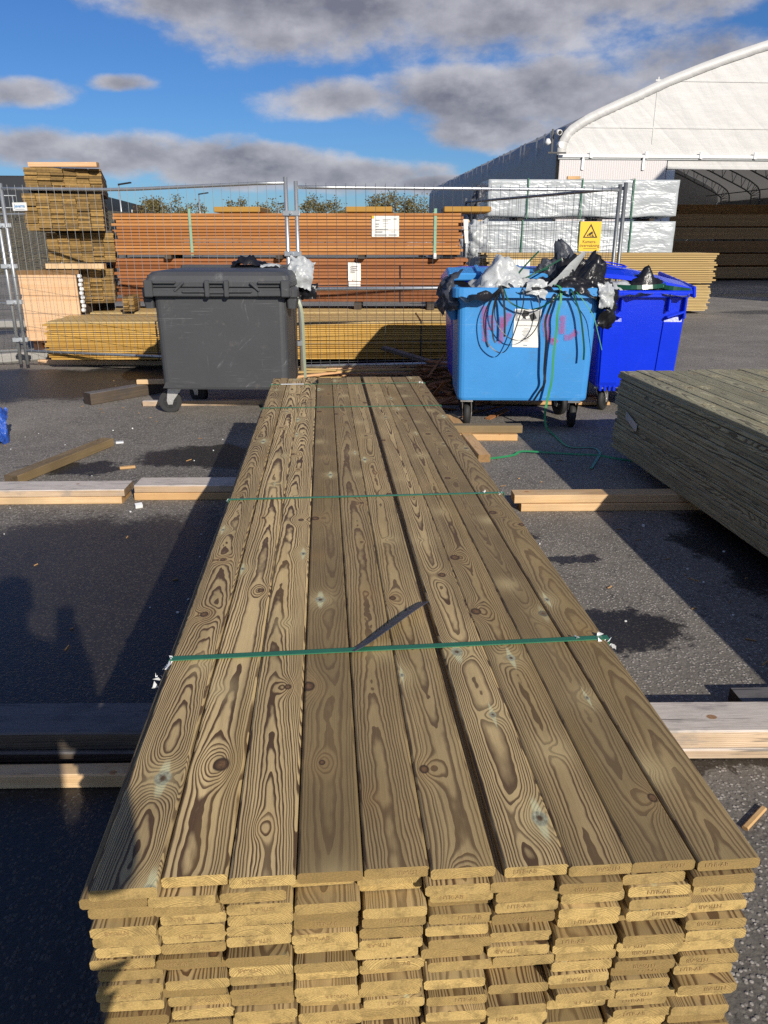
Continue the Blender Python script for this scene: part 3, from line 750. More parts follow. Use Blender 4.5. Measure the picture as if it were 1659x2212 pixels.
# ---- main decking stack
main = empty('decking_stack', (.071, .900, 0), YAW)
tag(main, 'long stack of brown treated decking boards in the middle, green straps across the top', 'board stack')
toptone = [(.35, 1.0, .35), (.0, .85, .35), (.0, 1.0, .30), (.95, .30, .75), (.70, .65, .30), (.45, .65, .55), (.25, .85, .40), (.60, .75, .25), (.85, .40, .8), (.80, .50, .6)]
seeds = [.13, .37, .52, .71, .23, .88, .445, .61, .305, .95]
NR = 22; PW, PT, PITCH, LEN = .0985, .0200, .0214, 4.44
ztop = .566
endoff = [.010, .028, .018, .020, .022, .013, .008, .003, .002, -.001]
xoff = [-.004, -.003, -.002, -.001, 0, 0, .012, .010, .008, .010]
stamps = ['NTR-AB', 'NTR-AB', 'NTR-AB']
for j in range(NR):
    d = NR - 1 - j      # rows below the top
    sh = rnd.uniform(-.006, .006)
    for i in range(10):
        zc = ztop - PT / 2 - d * PITCH + rnd.uniform(-.0012, .0012)
        if d == 0:
            ye = endoff[i]; x = (i - 4.5) * .1000 + xoff[i]; tn = toptone[i]; c = (seeds[i], tn[0], tn[1], tn[2]); rz = rnd.uniform(-.0010, .0010); ry = rnd.uniform(-.01, .01)
            ln = LEN - endoff[i] + rnd.uniform(-.02, .02)
        else:
            ye = .020 - .0026 * i + rnd.gauss(0, .0045) + (rnd.uniform(.012, .03) if rnd.random() < .14 else 0); x = (i - 4.5) * .1022 - .006 + sh + rnd.uniform(-.0035, .0035)
            tn = rnd.random() ** 1.3; c = (rnd.random(), tn, rnd.uniform(.4, 1), rnd.random()); rz = rnd.uniform(-.002, .002); ry = rnd.uniform(-.022, .022)
            ln = LEN - .05
            zc -= .001
        p = plank(main, PW, ln, PT, M['deck'], (x, ye, zc), (0, ry, rz), c)
        if d < 15 and rnd.random() < .5:
            st = link('stamp', text_mesh(rnd.choice(stamps), .0105, M['stamp'], 'stamp'), p, (rnd.uniform(-.02, .02), -.0006, rnd.uniform(-.002, .002)), (R(90), R(180) if rnd.random() < .5 else 0, 0))
for (y, w, m_, sk) in ((.66, .017, 'strap_green', .03), (1.80, .013, 'strap_green', .01), (3.43, .011, 'strap_green', .005), (4.18, .011, 'strap_green', .0)):
    b_ = band(main, -.502, .512, .095, ztop, y, w, M[m_], 'strap', sk)
# ragged strap seals and plastic torn at the edges
def shards(parent, c, n, s, m_, name='torn_film'):
    mb = MB()
    for k in range(n):
        p = Vector(c) + Vector((rnd.uniform(-s, s), rnd.uniform(-s, s), rnd.uniform(-s * .6, s * .5)))
        q = [p + Vector((rnd.uniform(-1, 1), rnd.uniform(-1, 1), rnd.uniform(-1, 1))) * s * .7 for _ in range(4)]
        mb.add(q, [[0, 1, 2], [0, 2, 3]])
    return mb.build(name, m_, parent)
shards(main, (-.512, .66, .555), 10, .018, M['white_scrap']); shards(main, (-.522, .64, .530), 7, .014, M['white_scrap'])
shards(main, (.505, .69, .567), 8, .012, M['white_scrap']); shards(main, (.518, .675, .55), 6, .010, M['white_scrap'])
shards(main, (.44, .69, .571), 6, .007, M['film_white']); shards(main, (.43, 1.81, .573), 5, .012, M['white_scrap']); shards(main, (.50, 1.80, .568), 5, .008, M['white_scrap'])
shards(main, (-.505, 1.80, .566), 5, .009, M['white_scrap']); shards(main, (.49, 4.18, .566), 6, .014, M['white_scrap']); shards(main, (-.49, 4.2, .566), 5, .010, M['white_scrap'])
MB().box((-.36, 4.18, .571), (.15, .02, .002)).build('torn_film', M['white_scrap'], main)

# black offcut of strap lying on the boards
mb = MB(); mb.ribbon([(-.075, 1.562, .5695), (-.045, 1.59, .573), (.0, 1.645, .579), (.065, 1.735, .583), (.105, 1.795, .580)], .030, (.5, -.35, .25), .0015)
tag(mb.build('strap_offcut', M['film_grey']), 'black strip of plastic lying across the near green strap on the boards', 'plastic strip')
tag(shards(None, (-.47, 5.06, .575), 6, .03, M['film_black'], 'film_scrap'), 'small black plastic scrap caught under the far strap of the boards', 'plastic scrap')

# ---- right-hand decking stack
keep = lambda i, j: j == 20 or i < 2
rt, W_ = pack('decking_stack', 'grey green decking stack at the right edge, cut by the frame', 'board stack', (0, 0, 0), YAW, 14, 21, .118, .0242, 4.3, .0252, M['deck_grey'],
              keep=keep, jend=.03, jx=.004, z0=.10, tonef=lambda i, j: (rnd.random(), rnd.uniform(.0, .7), rnd.uniform(.5, 1), rnd.random()))
far = Vector((1.593, 5.215)); c_, s_ = math.cos(YAW), math.sin(YAW)
lx, ly = -W_ / 2, 4.3
rt.location = (far.x - (lx * c_ - ly * s_), far.y - (lx * s_ + ly * c_), 0)
core(rt, -W_ / 2 + .2, W_ / 2 - .02, .06, 4.24, .105, .60)
mb = MB(); mb.ribbon([(-W_ / 2 - .006, 4.10, .37), (-W_ / 2 - .012, 4.02, .36), (-W_ / 2 - .010, 3.93, .335), (-W_ / 2 - .007, 3.90, .33)], .05, (0, .2, 1), .001)
lab = mb.build('paper_label', M['film_white'], rt)

# ---- bearers and loose timbers
def timber(name, label, cat, c, L, w, h, ang, m, tone=None, group=None, rx=0.0, ry=0.0, z=0.0, end_jit=True):
    """squared timber, length along x before rotation by ang"""
    r = empty(name, (c[0], c[1], z), R(ang), rx, ry)
    bpy.data.objects.remove(r)
    me = plank_mesh(w, L, h, m, .005)
    me2 = me.copy(); me2.transform(Matrix.Translation((0, -L / 2, h / 2)))
    o = link(name, me2, None, (c[0], c[1], z), (rx, ry, R(ang - 90)))
    o.color = tone if tone else (rnd.random(), rnd.random(), rnd.random(), rnd.random())
    return tag(o, label, cat, group)

G = 'timber bearers under the stacks'
timber('timber_bearer', 'grey topped far bearer at the left edge, upper of two', 'timber', (-2.72, 4.335), 2.4, .185, .043, 1.6, M['timber'], (.2, .4, .5, .4), G, z=.0455)
timber('timber_bearer', 'grey topped far bearer at the left edge, lower of two', 'timber', (-2.74, 4.335), 2.4, .185, .044, 1.6, M['timber_fresh'], (.33, .1, .2, .4), G)
timber('timber_bearer', 'upper grey bearer running under the left side of the long decking stack', 'timber', (-.50, 4.44), 1.96, .17, .045, 1.0, M['timber'], (.64, .8, .7, .2), G, z=.0475)
timber('timber_bearer', 'lower orange bearer running under the left side of the long decking stack', 'timber', (-.50, 4.44), 1.97, .17, .046, 1.0, M['timber_fresh'], (.75, .9, .4, .3), G)
timber('timber_bearer', 'upper pale bearer reaching under the grey green stack', 'timber', (1.74, 4.22), 2.0, .11, .049, 1.3, M['timber_fresh'], (.15, .25, .3, .5), G, z=.0475)
timber('timber_bearer', 'lower pale bearer reaching under the grey green stack', 'timber', (1.78, 4.215), 2.0, .115, .046, 1.3, M['timber_fresh'], (.27, .3, .4, .5), G)
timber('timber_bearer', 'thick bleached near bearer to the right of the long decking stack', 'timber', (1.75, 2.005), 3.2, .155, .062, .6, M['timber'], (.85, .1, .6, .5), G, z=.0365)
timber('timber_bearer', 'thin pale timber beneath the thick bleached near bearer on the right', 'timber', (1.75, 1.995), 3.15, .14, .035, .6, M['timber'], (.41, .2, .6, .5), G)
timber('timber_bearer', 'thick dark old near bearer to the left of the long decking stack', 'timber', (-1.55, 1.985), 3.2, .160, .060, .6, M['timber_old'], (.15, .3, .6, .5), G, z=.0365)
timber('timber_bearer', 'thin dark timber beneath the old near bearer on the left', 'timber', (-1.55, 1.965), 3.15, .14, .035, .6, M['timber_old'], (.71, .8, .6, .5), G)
timber('timber_offcut', 'short grey timber beside the near bearer at the right edge', 'timber', (1.66, 2.20), 1.0, .10, .05, 2, M['timber_old'], (.5, .0, .3, .5))
timber('timber_batten', 'clean yellow batten in front of the near bearer at the lower left', 'timber', (-1.55, 1.80), 1.75, .055, .047, 1.2, M['timber_fresh'], (.92, .15, .35, .9), z=.0)
timber('loose_timber', 'mossy tan timber lying askew on the asphalt behind the far bearer', 'timber', (-2.22, 5.15), 1.02, .10, .06, 74, M['timber_tan'], (.3, .3, .4, .5))
timber('old_post', 'dark rotten old post lying by the grey bin', 'timber', (-2.50, 7.55), .95, .115, .11, 52, M['timber_old'], (.6, .4, .6, .5))
timber('timber_offcut', 'pale batten sticking out from under the grey bin on the old post', 'timber', (-2.0, 7.66), .9, .05, .045, 5, M['timber_fresh'], (.1, .0, .2, .5), z=.115)
timber('timber_offcut', 'long grey batten lying under the grey bin', 'timber', (-1.45, 7.16), 1.6, .06, .05, 3, M['timber'], (.7, .6, .4, .5))
timber('loose_batten', 'long pinkish batten lying in front of the yellow pack left of the grey bin', 'timber', (-3.0, 9.62), 2.6, .07, .06, -2, M['crate'], (.45, .2, .3, .6))
timber('timber_offcut', 'small pale offcut standing at the foot of the left fence', 'timber', (-4.12, 9.75), .16, .05, .05, 80, M['timber_fresh'], (.5, .0, .1, .5), rx=R(25))
timber('timber_offcut', 'orange offcut under the left end of the yellow pack', 'timber', (-2.45, 9.55), .32, .09, .08, 5, M['timber_fresh'], (.8, .9, .5, .5))
timber('loose_timber', 'orange timber pointing forward beside the far right corner of the long decking stack', 'timber', (.635, 5.85), 1.35, .085, .055, 95.5, M['timber_fresh'], (.25, .8, .5, .6))
timber('loose_timber', 'brown timber in front of the light blue bin, upper of two', 'timber', (.72, 5.86), .70, .09, .06, 0, M['timber_tan'], (.48, .2, .3, .4), z=.052)
timber('loose_timber', 'orange timber in front of the light blue bin, lower of two', 'timber', (.70, 5.83), .66, .09, .05, -1, M['timber_fresh'], (.57, .8, .3, .4))
timber('wood_chip', 'small orange wood offcut on the damp asphalt behind the far bearer', 'wood chip', (-1.74, 5.02), .10, .035, .018, 20, M['timber_fresh'], (.6, .9, .2, .5))
timber('wood_chip', 'yellow wood splinter on the asphalt at the right edge', 'wood chip', (.99, 1.665), .115, .016, .010, 42, M['timber_fresh'], (.4, .5, .2, .5))
timber('wood_chip', 'thin yellow splinter on the asphalt at the left edge', 'wood chip', (-2.12, 3.63), .26, .012, .008, 3, M['timber_fresh'], (.3, .5, .2, .5))

# ---- yellow long packs behind the fence
def side_pack(name, label, cat, x0, x1, yf, z0, rows, pitch, t_, cols, w, m, yawdeg=0, topm=None, jend=.03, jx=.002, tonef=None, full=False, corebox=True):
    """pack with its long side to the viewer: planks run along world x from x0 to x1, front face at y=yf"""
    L = x1 - x0; a = R(-90 + yawdeg)
    kp = None if full else (lambda i, j: i >= cols - 1 or j == rows - 1)
    r, W_ = pack(name, label, cat, (0, 0, 0), a, cols, rows, w, t_, L, pitch, m, keep=kp, jend=jend, jx=jx, topm=topm, z0=0, tonef=tonef)
    # local x=+W/2 is the front; local y=0 the left end
    ca, sa = math.cos(a), math.sin(a); lx_, ly_ = W_ / 2, 0
    r.location = (x0 - (lx_ * ca - ly_ * sa), yf - (lx_ * sa + ly_ * ca), z0)
    if corebox and not full: core(r, -W_ / 2 + .005, W_ / 2 - w * .8, .06, L - .06, .005, rows * pitch - t_ * 1.2)
    return r, W_

tn = lambda i, j: (rnd.random(), rnd.random(), rnd.random(), rnd.random())
yp, Wy = side_pack('timber_pack', 'long pack of yellow treated boards low behind the fence', 'timber pack', -3.98, 1.15, 9.22, .12, 18, .0245, .0198, 9, .118, M['yellow'], 1.2, M['yellow_top'], jend=.035, jx=.006)
for y in (1.30, 4.42): band(yp, -Wy / 2, Wy / 2, 0, 18 * .0245, y, .014, M['strap_black'], 'strap')
MB().box((-Wy / 2 + .2, .6, -.06), (.9, .1, .115)).box((-Wy / 2 + .2, 2.6, -.06), (.9, .1, .115)).box((-Wy / 2 + .2, 4.5, -.06), (.9, .1, .115)).build('skid', M['timber_old'], yp)
yp2, Wy2 = side_pack('timber_pack', 'second yellow board pack directly behind the long low one, under the brown packs', 'timber pack', -3.9, 1.5, 10.45, .12, 18, .0245, .0225, 9, .118, M['yellow'], 1.2, M['yellow_top'], jend=.035)

# ---- brown stained packs on top
bt = lambda i, j: (rnd.random(), rnd.uniform(0, 1), rnd.random(), rnd.random())
b2, Wb2 = side_pack('timber_pack', 'dark brown stained board pack, lower of the two on the yellow packs', 'timber pack', -3.66, 1.12, 11.0, .66, 13, .0440, .0365, 7, .125, M['brown_dark'], -1.0, jend=.05, jx=.009, full=True, tonef=bt)
b1, Wb1 = side_pack('timber_pack', 'orange brown stained board pack, upper of the two behind the fence', 'timber pack', -3.60, 1.02, 10.95, 1.275, 13, .0405, .0335, 7, .125, M['brown'], -1.5, jend=.045, jx=.009, full=True, tonef=bt)
for y in (1.02, 4.28):
    band(b1, -Wb1 / 2, Wb1 / 2, 0, 13 * .0405 + .05, y, .035, M['strap_pale'], 'strap', 0)
for y in (.95, 3.88): band(b2, -Wb2 / 2, Wb2 / 2, 0, 13 * .044, y, .02, M['strap_black'], 'strap')
for (x, cx) in ((1.15, 0), (2.9, 0), (4.2, 0)):
    MB().box((0, x + .5, 13 * .0405 + .045), (.85, .62, .07), bev=.01).build('top_bearer', M['yellow'], b1)
for x in (.7, 2.2, 3.3, 4.3):
    MB().box((.2, x, -.024), (.6, .09, .045)).build('skid', M['timber_old'], b1); MB().box((.2, x, -.05), (.6, .1, .09)).build('skid', M['timber_old'], b2)
# data sheets on the packs
def sheet(parent, w, h, loc, rot, name='paper_label', curl=0.0):
    mb = MB(); n = 6
    loops = [[(-w / 2 + w * k / n, curl * math.sin(k * 1.3 + zz * 9), zz) for k in range(n + 1)] for zz in (-h / 2, 0, h / 2)]
    mb.loft(loops, False, False, closed=False, smooth=True)
    return mb.build(name, M['paper'], parent, loc, rot)
def lines_print(parent, rows, w, h, y=-.004):
    mb = MB()
    for k, (x0, x1, z_, th) in enumerate(rows):
        mb.box(((x0 + x1) / 2 * w, y, z_ * h), ((x1 - x0) * w, .001, th * h))
    return mb.build('print', M['ink_grey'], parent)
xf = Wb1 / 2 + .012
ps = sheet(b1, .36, .26, (xf, 3.62, .36), (0, 0, R(90)), curl=.003)
lines_print(ps, [(-.36, -.2, .30, .05), (-.1, .2, .33, .04), (-.1, .1, .26, .03), (-.36, -.22, .12, .05), (-.08, .12, .14, .02), (-.36, -.24, .0, .05), (-.08, .05, .02, .02), (-.36, .1, -.13, .03), (-.36, -.1, -.26, .07), (.2, .36, -.26, .03), (-.4, .05, -.41, .07), (.12, .42, -.41, .07), (.3, .42, .36, .05)], .36, .26)
MB().box((-.165, -.004, .115), (.03, .001, .03)).build('yellow_mark', M['sign_yellow'], ps)
ps = sheet(b2, .17, .24, (Wb2 / 2 + .02, 3.26, .40), (0, 0, R(90)), curl=.012)
lines_print(ps, [(-.3, .3, .3, .03), (-.3, .2, .2, .03), (-.3, .3, .1, .03), (-.3, .1, 0, .03)], .17, .24, -.02)
ps = sheet(b2, .16, .06, (Wb2 / 2 + .03, 3.26, .24), (0, 0, R(90)), curl=.004)
ps = sheet(b1, .14, .30, (Wb1 / 2 - .1, 4.70, .30), (0, 0, R(150)), curl=.02)
MB().box((0, 0, 0), (.13, .04, .07), bev=.006).build('strap_protector', M['white_scrap'], b1, (Wb1 / 2 + .01, 4.28, -.01))

# ---- tower of packs at the left
rt_ = R(17)
tw = [('lowest greenish brown board pack of the tall left tower', -3.985, .68, 16, .0268, .48, .90, 0),
      ('shaded dark board pack third from the top of the tall left tower', -3.93, 1.19, 13, .0278, .46, .82, .14),
      ('wide board pack overhanging in the middle of the tall left tower', -3.995, 1.575, 15, .0288, .50, .92, -.12),
      ('topmost board pack of the tall left tower', -3.97, 2.045, 9, .0288, .5, .90, -.06)]
for (lb, xc, z0, rows, pit, tt, wid, dy) in tw:
    w = wid / 6 - .003
    r, _ = pack('timber_pack', lb, 'timber pack', (xc, 10.42 + dy, z0), rt_, 6, rows, w, pit * .92, 2.2, pit, M['tower'], group='packs in the tall left tower', jend=.022, jx=.006, tonef=bt, gapx=.003)
timber('timber_batten', 'pale plank lying on top of the tall left board tower', 'timber', (-3.94, 10.34), .84, .1, .055, 0, M['crate'], (.5, .5, .3, .5), z=2.31)
timber('timber_batten', 'bright yellow batten between the two lower packs of the left tower', 'timber', (-3.93, 10.30), .74, .1, .065, 0, M['timber_fresh'], (.5, .1, .1, .5), z=1.118)
timber('timber_batten', 'dark bearer under the topmost pack of the left tower', 'timber', (-3.97, 10.6), .8, .1, .04, 0, M['timber_old'], z=2.006)
timber('timber_batten', 'dark bearer under the wide pack of the left tower', 'timber', (-3.93, 10.75), .74, .1, .028, 0, M['timber_old'], z=1.552)
r, _ = pack('timber_pack', 'short dark board pack peeping out behind the left tower', 'timber pack', (-3.42, 11.6, 1.27), R(1), 3, 18, .12, .026, 1.6, .0285, M['tower'], jend=.03, tonef=bt)
r, _ = pack('board_offcuts', 'small stack of brown offcut boards standing by the foot of the left tower', 'board stack', (-3.33, 10.35, .585), R(8), 2, 7, .07, .024, .5, .027, M['tower'], jend=.02, tonef=bt)
# board ended pack (pinkish) by the left fence
cr = empty('board_crate', (-4.24, 10.12, .2), R(1)); tag(cr, 'pinkish wooden end panel of horizontal boards beside the yellow pack', 'crate')
for k in range(5):
    p = plank(cr, .168, .72, .03, M['crate'], (-.36, 0, .10 + k * .165 + .02), (R(90), 0, R(-90)), (rnd.random(), rnd.uniform(.1, .6), .3, .5))
    p.rotation_euler = Matrix(((0, 1, 0), (0, 0, 1), (1, 0, 0))).to_euler()
MB().box((0, .03, .88), (.74, .1, .05)).build('top_board', M['timber_fresh'], cr)
core(cr, -.33, .33, .05, 1.5, .06, .85)
MB().box((0, .3, .03), (.6, .6, .05)).box((-.25, .3, -.08), (.1, .6, .2)).box((.25, .3, -.08), (.1, .6, .2)).build('skid', M['brown_dark'], cr)
mb = MB()
for k in range(9): mb.box((.40 + .01 * (k % 2), -.0, .42 + k * .052), (.05, .05, .046), bev=.012)
mb.build('corner_strip', M['white_scrap'], cr)

# ---- pale spruce packs and wrapped packs at the right
def layer_pack(name, label, cat, loc, yaw, L, D_, H, rows, m, end_j=.05, group=None, alt=None):
    """distant pack: every board layer real but joined (each only a pixel or two high)"""
    mb = MB(); ph = H / rows
    for j in range(rows):
        a, b3 = rnd.uniform(-end_j, end_j), rnd.uniform(-end_j, end_j); f = rnd.uniform(-.006, .006)
        n = 4
        for q in range(n):
            dd = D_ / n
            e0, e1 = rnd.uniform(-end_j, end_j), rnd.uniform(-end_j, end_j)
            mb.box(((e1 + e0) / 2, -D_ / 2 + (q + .5) * dd + f, (j + .5) * ph), (L + e1 - e0, dd * .97, ph * .76), mi=int(rnd.random() < .4))
    root = empty(name, loc, yaw); tag(root, label, cat, group)
    me = mb.mesh('planks', [m, alt or m]); me.transform(Matrix.Rotation(R(90), 4, 'Z'))
    o = link('planks', me, root, None, (0, 0, R(-90))); o['kind'] = 'stuff'; o.color = (rnd.random(), rnd.random(), .5, .5)
    return root
a = layer_pack('timber_pack', 'upper pale spruce pack in front of the white wrapped packs', 'timber pack', (4.45, 17.1, .62), YAW * .5, 4.75, 1.1, .60, 14, M['pale'], alt=M['yellow_top'])
b = layer_pack('timber_pack', 'lower pale spruce pack resting on the asphalt below the other', 'timber pack', (4.50, 17.15, .06), YAW * .5, 4.55, 1.1, .53, 17, M['pale'], alt=M['yellow_top'])
MB().box((1.55, -.56, .27), (.035, .01, .55)).build('strap', M['strap_green'], b)
MB().box((-1.7, -.558, .35), (.42, .004, .25)).build('paper_label', M['paper'], a)
MB().box((-1.6, 0, -.03), (.1, 1, .055)).box((1.6, 0, -.03), (.1, 1, .055)).build('skid', M['timber_old'], b)
MB().box((-1.6, 0, -.014), (.1, 1, .026)).box((1.6, 0, -.014), (.1, 1, .026)).build('skid', M['timber_old'], a)

def wrapped_pack(label, loc, L, D_, H, seed, straps):
    root = empty('wrapped_pack', loc, YAW * .6); tag(root, label, 'wrapped pack', 'white wrapped timber packs')
    def P3(u, v, axis):
        return None
    mb = MB(); nx_, nz_ = 60, 14
    def disp(x, z, k): 
        a = noise.noise((x * 1.4 + seed, z * 3.0, k)); r2 = abs(noise.noise((x * 3.2 - z * 2.4 + seed, z * 2.2 + x * .6, k + 5)))
        bulge = -.10 * max(0, 1 - z / .12) * (.5 + .5 * math.sin(x * 4.1 + seed))
        return .03 * a - .035 * r2 + bulge * .4
    loops = []
    sec = [(-D_ / 2, 0, 'f')]
    for i in range(nx_ + 1):
        x = -L / 2 + L * i / nx_; lp = []
        ex = 0
        for k in range(nz_ + 1):
            z = H * k / nz_; lp.append((x, -D_ / 2 - disp(x, z, 0), z + (.05 * abs(math.sin(x * 1.55 + seed)) if k == 0 else 0)))
        for k in range(1, 7):
            yy = -D_ / 2 + D_ * k / 7; lp.append((x, yy, H + .012 * noise.noise((x * 2, yy * 3, seed))))
        for k in range(nz_ + 1):
            z = H * (1 - k / nz_); lp.append((x, D_ / 2 + disp(x, z, 9), z))
        loops.append(lp)
    mb.loft(loops, True, True, closed=True, smooth=True)
    mb.build('wrap_sheet', M['wrap'], root)
    for x in straps:
        MB().box((x, -D_ / 2 - .03, H / 2), (.025, .01, H + .04)).box((x, 0, H + .02), (.025, D_ + .05, .008)).build('strap', M['strap_green'], root)
    MB().box((-L * .32, 0, -.04), (.12, D_ * .9, .07)).box((L * .1, 0, -.04), (.12, D_ * .9, .07)).box((L * .38, 0, -.04), (.12, D_ * .9, .07)).build('skid', M['timber_old'], root)
    return root
wrapped_pack('topmost white wrapped timber pack beside the tent door', (4.56, 19.65, 1.95), 4.42, 1.15, .82, 1.7, (-1.3, -.05, 1.15))
wrapped_pack('second white wrapped timber pack, behind the yellow camera sign', (4.52, 19.6, 1.04), 4.5, 1.15, .84, 6.1, (-1.35, .0, 1.2))
wrapped_pack('lowest white wrapped timber pack, mostly hidden by pale spruce packs', (4.55, 19.7, .12), 4.5, 1.15, .84, 11.4, (-1.3, .0, 1.2))
wrapped_pack('white wrapped pack half hidden behind the brown packs', (2.0, 23.5, 1.05), 2.8, 1.2, .85, 15.2, (.3,))
crumple('plastic_sheet', 'white wrap flap torn loose at the left end of the wrapped packs', 'plastic sheet', (2.05, 19.0, 1.45), (.42, .42), M['film_white'], 71.0, (R(80), R(-18), R(-30)), h=.25, n=20)
crumple('plastic_sheet', 'black wrap lining hanging at the left end of the wrapped packs', 'plastic sheet', (1.75, 19.3, 1.3), (.35, .6), M['film_black'], 74.0, (R(80), R(25), R(-40)), h=.25, n=20)
crumple('plastic_sheet', 'dark wrap end flap of the topmost wrapped pack', 'plastic sheet', (2.18, 19.2, 2.25), (.18, .42), M['film_grey'], 77.0, (R(80), R(8), R(-60)), h=.18, n=18)
timber('timber_batten', 'orange batten lying on the topmost white wrapped pack', 'timber', (4.42, 19.5), .30, .1, .07, 0, M['timber_fresh'], (.5, .9, .1, .5), z=2.80)
timber('timber_batten', 'pale plank lying on the wrapped pack behind the brown packs', 'timber', (1.75, 22.9), 2.0, .1, .07, 0, M['timber_fresh'], (.4, .1, .1, .5), z=1.93)
timber('timber_batten', 'short pale plank left on the wrapped pack behind the brown packs', 'timber', (.5, 22.9), .7, .1, .06, 0, M['timber_fresh'], (.4, .1, .1, .5), z=1.86)

# ------------------------------------------------------------------ waste bins
def caster(parent, x, y, z, r=.10, steer=0.0, brkt='zinc'):
    """swivel caster with its wheel on the ground; z = underside of the bin"""
    w = empty('caster', (x, y, 0), steer); w.parent = parent
    zc = r
    MB().tube([(-.022, 0, zc), (.022, 0, zc)], r, 22).tube([(-.026, 0, zc), (.026, 0, zc)], r * .93, 22).build('tyre', M['tyre'], w)
    hb = MB(); hb.tube([(-.0285, 0, zc), (.0285, 0, zc)], r * .60, 16)
    hb.build('rim', M['hub'], w)
    sp = MB()
    for k in range(6):
        a = k * math.pi / 3
        for sx in (-1, 1): sp.box((sx * .0295, math.cos(a) * r * .33, zc + math.sin(a) * r * .33), (.003, r * .5, .012), rot=(a, 0, 0))
    sp.build('spoke', M['tyre'], w)
    fk = MB()
    for sx in (-1, 1):
        xx = sx * .036
        fk.loft([[(xx - .002, -.02, zc - .025), (xx + .002, -.02, zc - .025), (xx + .002, .02, zc - .025), (xx - .002, .02, zc - .025)],
                 [(xx - .002, -.028, zc + .01), (xx + .002, -.028, zc + .01), (xx + .002, .03, zc + .01), (xx - .002, .03, zc + .01)],
                 [(xx - .002, -.01, z - .012), (xx + .002, -.01, z - .012), (xx + .002, .115, z - .012), (xx - .002, .115, z - .012)]])
    fk.box((0, .05, z - .008), (.10, .14, .016)); fk.tube([(-.04, 0, zc), (.04, 0, zc)], .014, 8)
    fk.build('fork', M[brkt], w)
    return w

def bin_body(root, wb, db, wt, dt, zb, zt, m, rim=.035, rimh=.075, rad=.055, open_top=True, depth=.22):
    mb = MB()
    L = [rrect(wb, db, rad, zb), rrect(wb + .012, db + .012, rad, zb + .02), rrect(wt, dt, rad, zt - rimh)]
    L += [rrect(wt + 2 * rim, dt + 2 * rim, rad + rim * .6, zt - rimh + .004), rrect(wt + 2 * rim, dt + 2 * rim, rad + rim * .6, zt - .008), rrect(wt + 2 * rim - .016, dt + 2 * rim - .016, rad + rim * .6, zt)]
    if open_top:
        L += [rrect(wt - .03, dt - .03, rad, zt), rrect(wt - .04, dt - .04, rad, zt - depth)]
    mb.loft(L); return mb.build('body', m, root)

# grey bin
gb = empty('waste_bin', (-1.37, 7.04, 0), R(-1)); tag(gb, 'large scuffed dark grey four wheeled waste bin with its lid shut', 'waste bin')
bin_body(gb, 1.085, .72, 1.11, .78, .235, 1.10, M['bin_grey'], rim=.012, rimh=.05, open_top=False)
mb = MB(); mb.loft([rrect(1.14, .80, .05, 1.085), rrect(1.215, .86, .05, 1.10), rrect(1.215, .86, .05, 1.135), rrect(1.19, .82, .06, 1.185), rrect(1.13, .76, .08, 1.215), rrect(.95, .60, .1, 1.228)])
lid = mb.build('lid', M['bin_grey'], gb)
mb = MB()   # moulded front rim with frames and grips
yf = -.435
mb.box((0, yf + .01, 1.055), (1.22, .04, .07), bev=.008)
for (x0, x1) in ((-.60, -.53), (-.10, -.06), (.06, .10), (.53, .60)): mb.box(((x0 + x1) / 2, yf - .018, 1.085), (x1 - x0, .05, .135), bev=.008)
for sx in (-1, 1):
    mb.box((sx * .435, yf - .012, 1.135), (.19, .035, .022), bev=.006); mb.box((sx * .315, yf - .012, 1.10), (.022, .035, .105), rot=(0, R(sx * -48), 0), bev=.006)
    mb.box((sx * .19, yf - .012, 1.063), (.20, .035, .022), bev=.006); mb.box((sx * .435, yf - .004, 1.048), (.2, .03, .05), bev=.006)
mb.box((0, yf - .012, 1.135), (.14, .035, .022), bev=.006); mb.box((0, yf - .012, 1.06), (.14, .03, .03), bev=.006)
mb.build('grip_frame', M['bin_grey'], lid)
for sx in (-1, 1):
    mb = MB(); mb.box((sx * .605, -.30, 1.045), (.09, .16, .10), bev=.02); mb.loft([rrect(.07, .14, .02, .92, sx * .60, -.30), rrect(.09, .16, .02, 1.0, sx * .605, -.30)]); mb.build('side_lug', M['bin_grey'], gb)
    mb = MB(); mb.box((sx * .585, .05, 1.0), (.06, .5, .10), bev=.015); mb.build('side_handle', M['bin_grey'], gb)
MB().loft([[(-.52, -.372, .30), (-.25, -.372, .30), (-.17, -.366, .245), (-.55, -.366, .245)], [(-.52, -.36, .30), (-.25, -.36, .30), (-.17, -.354, .245), (-.55, -.354, .245)]]).build('base_rib', M['bin_grey'], gb)
MB().box((0, .39, 1.225), (1.0, .12, .05), bev=.015).build('hinge_bar', M['bin_grey'], gb)
caster(gb, -.545, -.20, .235, steer=R(-80)); caster(gb, .42, -.18, .235, steer=R(-70)); caster(gb, -.40, .25, .235, steer=R(60)); caster(gb, .42, .26, .235, steer=R(20))
crumple('plastic_sheet', 'black plastic peeping out at the back of the grey bin lid', 'plastic sheet', (-1.22, 7.35, 1.25), (.17, .08), M['film_black'], 2.2, h=.08, n=12)
crumple('plastic_sheet', 'small white plastic shred at the back of the grey bin lid', 'plastic sheet', (-1.02, 7.28, 1.24), (.09, .05), M['film_white'], 7.2, h=.03, n=10)
crumple('plastic_bag', 'white plastic bag tied at the fence post beside the grey bin', 'plastic bag', (-.74, 7.10, 1.19), (.12, .13), M['film_white'], 4.6, (R(62), R(12), 0), h=.11, n=16, freq=1.2, smooth=True)
crumple('plastic_sheet', 'black plastic hanging under the white bag beside the grey bin', 'plastic sheet', (-.68, 7.14, 1.03), (.08, .07), M['film_black'], 9.6, (R(75), 0, 0), h=.06, n=12)
